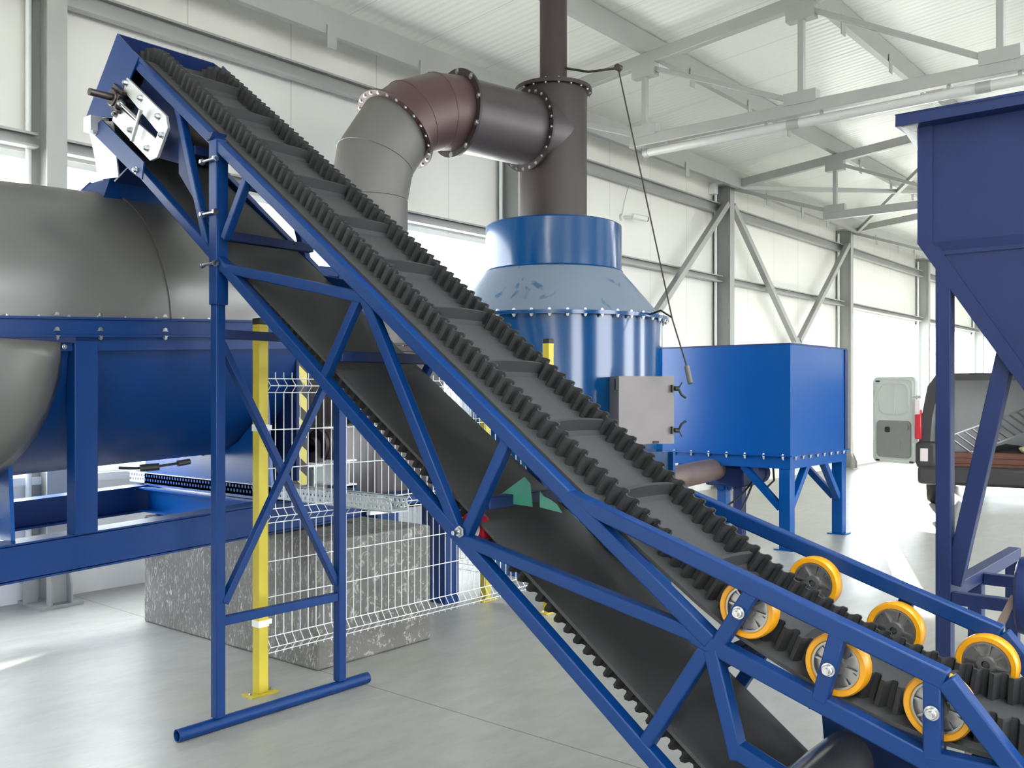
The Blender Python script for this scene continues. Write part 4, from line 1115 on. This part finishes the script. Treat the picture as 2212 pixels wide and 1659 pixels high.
# rim angle round the top
MB().box((hx0 - 0.10, hy0 - 0.08, 2.925), (hx1 + 0.1, hy1 + 0.08, 2.932)).box((hx0 - 0.10, hy0 - 0.08, 2.925), (hx0 - 0.094, hy1 + 0.08, 2.985)).box((hx1 + 0.094, hy0 - 0.08, 2.925), (hx1 + 0.10, hy1 + 0.08, 2.985)).box((hx0 - 0.10, hy1 + 0.074, 2.925), (hx1 + 0.10, hy1 + 0.08, 2.985)).build('top_rim', 'blue_dark', hp_, bevel=0.003)
MB().prism([(hx0, hy1, 2.90), (hx0 - 0.09, hy1 + 0.06, 2.925), (hx0 - 0.09, hy1 + 0.055, 2.925), (hx0, hy1 - 0.005, 2.80)], (0.006, 0, 0)).build('rim_gusset', 'white', hp_, smooth=False)
# lower tapered part
cyc = 0.40
tp = [(hx0, hy1, 2.345), (hx1, hy1, 2.345), (hx1, hy0, 2.345), (hx0, hy0, 2.345)]
bt = [(hx0 + 0.05, cyc + 0.22, 1.10), (hx1 - 0.05, cyc + 0.22, 1.10), (hx1 - 0.05, cyc - 0.22, 1.10), (hx0 + 0.05, cyc - 0.22, 1.10)]
MB().add(tp + bt, [(0, 1, 5, 4), (1, 2, 6, 5), (2, 3, 7, 6), (3, 0, 4, 7), (4, 5, 6, 7)]).build('hopper_taper', 'blue_dark', hp_, smooth=False)
# folded edge strips on the face
MB().box((hx0 - 0.008, hy1 - 0.07, 2.345), (hx0, hy1 + 0.002, 2.925)).build('edge_strip', 'blue_dark', hp_, smooth=False)
MB().box((hx0 - 0.006, hy0, 2.28), (hx0, hy1 - 0.07, 2.30)).build('weld_bead', 'blue_dark', hp_, smooth=False)
dirt = V((0.05 * 0.0, cyc + 0.22 - hy1, 1.10 - 2.345)).normalized()
MB().prism([(hx0 - 0.008, hy1 + 0.004, 2.350), (hx0 + 0.032, cyc + 0.224, 1.10), (hx0 + 0.032, cyc + 0.16, 1.10), (hx0 - 0.008, hy1 - 0.08, 2.350)], (0.01, 0, 0)).build('edge_strip', 'blue_dark', hp_, smooth=False)
MB().prism([(hx0 - 0.012, hy1 - 0.07, 2.345), (hx0 - 0.012, hy0, 2.345), (hx0 + 0.01, hy0, 2.25), (hx0 + 0.01, hy1 - 0.13, 2.25)], (0.008, 0, 0)).build('belly_band', 'blue_dark', hp_, smooth=False)
for lx, ly, lz in ((hx0, 1.27, 2.25), (hx1 - 0.08, 1.275, 0.575), (hx0, -0.55, 2.25), (hx1 - 0.08, -0.55, 2.25), (6.34, 1.275, 0.575)):
    MB().box((lx, ly, 0.0), (lx + 0.08, ly + 0.07, lz)).build('leg', 'blue_dark', hp_, bevel=0.004)
MB().beam((hx0 + 0.06, 1.27, 0.66), (hx0 + 0.08, 1.02, 1.88), 0.07, 0.08).build('diagonal_brace', 'blue_dark', hp_, bevel=0.004)
MB().box((hx0 + 0.01, -0.47, 0.565), (hx0 + 0.07, 1.27, 0.625)).build('crossbar', 'blue_dark', hp_, bevel=0.004)
MB().box((hx0 + 0.08, 1.272, 0.575), (6.42, 1.342, 0.645)).build('crossbar', 'blue_dark', hp_, bevel=0.004)
MB().box((hx1 - 0.07, -0.47, 0.565), (hx1 - 0.01, 1.27, 0.625)).build('crossbar', 'blue_dark', hp_, bevel=0.004)
mt = thing('drive_motor', 'blue finned electric motor at the right edge, beside the hopper legs', 'motor', (4.55, 0.75, 0.7))
mc = V((4.45, 0.90, 0.735))
MB().lathe([(1e-4, 0), (0.13, 0), (0.16, 0.012), (0.165, 0.03), (0.165, 0.05), (0.135, 0.06), (0.135, 0.42), (1e-4, 0.42)], mc, (0.1, -1, 0), 36).build('motor_body', 'blue_dark', mt)
fn = MB()
ma = V((0.1, -1, 0)).normalized()
for p, q in zip(ring(mc + ma * 0.07, ma, 0.13, 26), ring(mc + ma * 0.41, ma, 0.13, 26)):
    d_ = (p - (mc + ma * 0.07)).normalized()
    fn.beam(p + d_ * 0.014, q + d_ * 0.014, 0.034, 0.004, side=tuple(d_))
fn.build('cooling_fins', 'blue', mt, smooth=False)
MB().box((4.33, 0.55, 0.52), (4.65, 0.75, 0.60)).box((4.40, 0.55, 0.0), (4.46, 0.62, 0.55)).box((4.55, 0.66, 0.0), (4.61, 0.73, 0.55)).build('motor_stand', 'blue_dark', mt, smooth=False)
MB().box((4.40, 0.70, 0.88), (4.50, 0.78, 0.93)).build('terminal_box', 'blue_dark', mt, smooth=False)
tag(MB().beam((4.42, 0.90, 0.73), (4.30, 1.03, 0.40), 0.03, 0.03).beam((4.30, 1.03, 0.40), (4.28, 1.05, 0.0), 0.03, 0.03).build('torque_arm', 'rust'), 'slanting brown steel bar in front of the hopper crossbar', 'bar')

# ------------------------------------------------------------------ van
fw = V((1.0, 0.18, 0)).normalized(); rt = V((fw.y, -fw.x, 0))
van = thing('van', 'van parked tail first with both rear doors open, behind the hopper legs', 'van', (14.0, 3.3, 0))
vo = V((13.76, 3.05, 0))
def W(x, y, z): return vo + rt * x + fw * y + V((0, 0, z))
def vbox(b, x0, x1, y0, y1, z0, z1):
    return b.prism([W(x0, y0, z0), W(x1, y0, z0), W(x1, y1, z0), W(x0, y1, z0)], (0, 0, z1 - z0))
# body shell: sides, roof, floor, front
def shell_profile(y):
    return None
prof = [(-0.90, 0.42), (-0.93, 0.9), (-0.90, 1.25), (-0.82, 1.70), (-0.70, 1.88), (0.70, 1.88), (0.82, 1.70), (0.90, 1.25), (0.93, 0.9), (0.90, 0.42)]
inn = [(x * 0.93, z if z < 0.5 else (z - 0.06 if z > 1.6 else z)) for x, z in prof]
b = MB(); vs = []; fs = []
for y in (0.0, 3.2):
    for x, z in prof: vs.append(W(x, y, z))
n = len(prof)
for i in range(n - 1): fs.append((i, i + 1, n + i + 1, n + i))
b.add(vs, fs)
vs = []
for y in (0.0, 3.2):
    for x, z in inn: vs.append(W(x, y, z))
b.add(vs, fs)
b.build('body', 'white', van)
# bonnet and cab end, beyond the load space
MB().prism([W(-0.86, 3.2, 0.4), W(-0.86, 4.4, 0.4), W(-0.86, 4.4, 0.95), W(-0.86, 3.8, 1.15), W(-0.80, 3.2, 1.86)], rt * 1.72).build('cab', 'white', van, smooth=False)
# dark rear frame with rounded outside
fr = MB(); vs = []; fs = []
for y in (-0.02, 0.06):
    for x, z in prof: vs.append(W(x * 1.005, y, z))
    for x, z in prof: vs.append(W(x * 0.86, y, (z if z < 0.5 else (z - 0.10 if z > 1.6 else z))))
for i in range(n - 1):
    fs += [(i, i + 1, n + i + 1, n + i), (2 * n + i, 2 * n + i + 1, 3 * n + i + 1, 3 * n + i), (i, i + 1, 2 * n + i + 1, 2 * n + i), (n + i, n + i + 1, 3 * n + i + 1, 3 * n + i)]
fr.add(vs, fs).build('rear_frame', 'van_black', van)
vbox(MB(), -0.80, 0.80, 1.40, 1.46, 0.5, 1.80).build('bulkhead', 'van_inside', van, smooth=False)
vbox(MB(), -0.80, 0.80, 0.02, 3.15, 0.52, 0.56).build('load_floor', 'van_grey', van, smooth=False)
bm_ = MB(); vbox(bm_, -0.95, 0.95, -0.10, 0.10, 0.34, 0.60); vbox(bm_, -0.97, -0.70, -0.09, 0.12, 0.56, 0.93); vbox(bm_, 0.70, 0.97, -0.09, 0.12, 0.56, 0.93)
bmp = bm_.build('bumper', 'van_black', van, bevel=0.05)
for s in (-1, 1):
    lp = vbox(MB(), s * 0.94 - 0.045, s * 0.94 + 0.045, -0.06, 0.06, 0.96, 1.38).build('tail_lamp', 'red_lens', van, bevel=0.02)
    vbox(MB(), s * 0.95 - 0.04, s * 0.95 + 0.04, -0.062, 0.05, 1.30, 1.52).build('lamp_top', 'clear_lens', lp, bevel=0.015)
    vbox(MB(), s * 0.86 - 0.05, s * 0.86 + 0.05, -0.125, -0.08, 0.66, 0.84).build('reflector', 'clear_lens', van, bevel=0.01)
for x, y in ((-0.80, 0.75), (0.80, 0.75), (-0.80, 3.7), (0.80, 3.7)):
    MB().lathe([(0.10, -0.09), (0.29, -0.09), (0.31, -0.05), (0.31, 0.05), (0.29, 0.09), (0.10, 0.09)], W(x, y, 0.31), rt, 30).cyl(W(x - 0.05, y, 0.31), W(x + 0.05, y, 0.31), 0.11, 16).build('wheel', 'black', van)
# rear doors: rounded panel with pressed frame, grey trim and hinges
def van_door(hx, ang, sgn, nm):
    hinge = W(hx, -0.02, 0)
    u = (rt * math.cos(ang) + fw * math.sin(ang))          # direction from hinge to free edge
    nn = V((u.y, -u.x, 0))                                   # normal
    if nn.dot(V((1, 0.3, 0))) > 0: nn = -nn                  # inner face towards the camera
    Wd = 0.74
    def D(a, z, w): return hinge + u * a + nn * w + V((0, 0, z))
    def plate(a0, a1, z0, z1, w0, w1, r=0.08):
        pts = []
        for (ca_, cz_, q0) in ((a1 - r, z1 - r, 0), (a0 + r, z1 - r, 90), (a0 + r, z0 + r, 180), (a1 - r, z0 + r, 270)):
            for k in range(5):
                q = R(q0 + 22.5 * k); pts.append(D(ca_ + r * math.cos(q), cz_ + r * math.sin(q), w0))
        return MB().prism(pts, nn * (w1 - w0))
    d = plate(0.06, 0.06 + Wd, 0.60, 1.84, -0.05, 0.0).build('rear_door', 'van_door', van, bevel=0.01)
    rr = MB()
    def ring_frame(a0, a1, z0, z1, r, t, w):
        outer = []; inner = []
        for (ca_, cz_, q0) in ((a1 - r, z1 - r, 0), (a0 + r, z1 - r, 90), (a0 + r, z0 + r, 180), (a1 - r, z0 + r, 270)):
            for k in range(6):
                q = R(q0 + 18 * k)
                outer.append((ca_ + r * math.cos(q), cz_ + r * math.sin(q))); inner.append((ca_ + (r - t) * math.cos(q), cz_ + (r - t) * math.sin(q)))
        m2 = len(outer); vs = [D(a, z, 0.0) for a, z in outer] + [D(a, z, w) for a, z in inner] + [D(a - 0, z, 0.0) for a, z in [(x + (a0 + a1) / 2 * 0, y) for x, y in inner]]
        rr.add(vs, [(i, (i + 1) % m2, m2 + (i + 1) % m2, m2 + i) for i in range(m2)] + [(m2 + i, m2 + (i + 1) % m2, 2 * m2 + (i + 1) % m2, 2 * m2 + i) for i in range(m2)])
    ring_frame(0.15, 0.70, 1.28, 1.76, 0.13, 0.025, 0.014)
    ring_frame(0.09, 0.77, 0.63, 1.81, 0.08, 0.02, 0.010)
    rr.build('pressed_rib', 'van_door', d)
    plate(0.40, 0.43, 1.29, 1.75, 0.0, 0.012, 0.01).build('centre_rib', 'van_door', d, smooth=False)
    tp_ = plate(0.13, 0.72, 0.68, 1.21, 0.0, 0.018, 0.06).build('trim_panel', 'van_grey', d, bevel=0.006)
    tp_['label'] = 'grey trim panel'
    plate(0.48, 0.56, 1.04, 1.12, 0.018, 0.03, 0.02).build('handle_recess', 'black', d, smooth=False)
    plate(0.16, 0.32, 1.08, 1.16, 0.018, 0.034, 0.035).build('pull_handle', 'van_grey', d, smooth=False)
    plate(0.30, 0.56, 0.80, 0.93, 0.018, 0.024, 0.01).build('pocket', 'van_grey', d, smooth=False)
    for a, z in ((0.70, 0.63), (0.12, 0.63), (0.70, 1.78)):
        plate(a - 0.03, a + 0.03, z - 0.012, z + 0.012, 0.0, 0.02, 0.01).build('buffer', 'black', d, smooth=False)
    for z in (0.92, 1.55):
        MB().tube([hinge + V((0, 0, z)) + fw * 0.02, hinge + u * 0.05 + V((0, 0, z)) - nn * 0.02, D(0.12, z, -0.01)], 0.022, 8).build('hinge', 'galv', d)
van_door(-0.93, R(180 - 32), -1, 'l')
van_door(0.93, R(-58), 1, 'r')
# load: ladder, planks, sack, dark bundle
ld = thing('ladder', 'aluminium ladder lying tilted in the open van', 'ladder', W(0.1, 1.0, 0.9), )
def LP(s, w): # s along, w across
    base = W(-0.62, 0.22, 0.98); al_ = (rt * 1.0 + fw * 0.55 + V((0, 0, 0.42))).normalized(); ac = (rt * 0.45 + fw * 0.1 + V((0, 0, -0.36))).normalized()
    return base + al_ * s + ac * w
for w in (0.0, 0.36):
    MB().beam(LP(0, w), LP(1.55, w), 0.06, 0.025, side=tuple(fw)).build('rail', 'alu', ld, bevel=0.003)
for k in range(14):
    MB().cyl(LP(0.05 + 0.112 * k, 0.0), LP(0.05 + 0.112 * k, 0.36), 0.014, 8).build('rung', 'alu', ld)
for k in range(3):
    o = vbox(MB(), -0.68, 0.64, 0.08, 0.35, 0.561 + 0.075 * k, 0.561 + 0.075 * k + 0.072).build('plank', 'wood', bevel=0.004)
    tag(o, ['lowest red-brown plank at the edge of the van floor', 'middle red-brown plank in the stack at the van tail', 'topmost red-brown plank under the dark bundle in the van'][k], 'plank', 'planks in the van')
def blob(c, rx, ry, rz, name, m, label, cat):
    b = bmesh.new(); bmesh.ops.create_icosphere(b, subdivisions=3, radius=1)
    for v in b.verts:
        k = 1 + 0.10 * math.sin(7 * v.co.x + 3 * v.co.z) + 0.08 * math.sin(9 * v.co.y - 4 * v.co.x)
        v.co = V((v.co.x * rx * k, v.co.y * ry * k, max(v.co.z, -0.75) * rz * k))
    me = bpy.data.meshes.new(name); b.to_mesh(me); b.free()
    me.materials.append(M[m])
    for p in me.polygons: p.use_smooth = True
    o = bpy.data.objects.new(name, me); C.objects.link(o); o.location = c
    o.rotation_euler = (0, 0, math.atan2(rt.y, rt.x))
    tag(o, label, cat)
blob(W(0.22, 0.66, 0.70), 0.46, 0.24, 0.17, 'cloth_bundle', 'black', 'dark cloth bundle under the ladder in the van', 'bundle')
blob(W(0.46, 0.20, 0.84), 0.17, 0.12, 0.065, 'sack', 'sack', 'pale sack with yellow print on the planks in the van', 'sack')
blob(W(0.60, 0.55, 1.12), 0.16, 0.14, 0.09, 'blue_bag', 'blue', 'blue bag beside the ladder at the right of the van', 'bag')
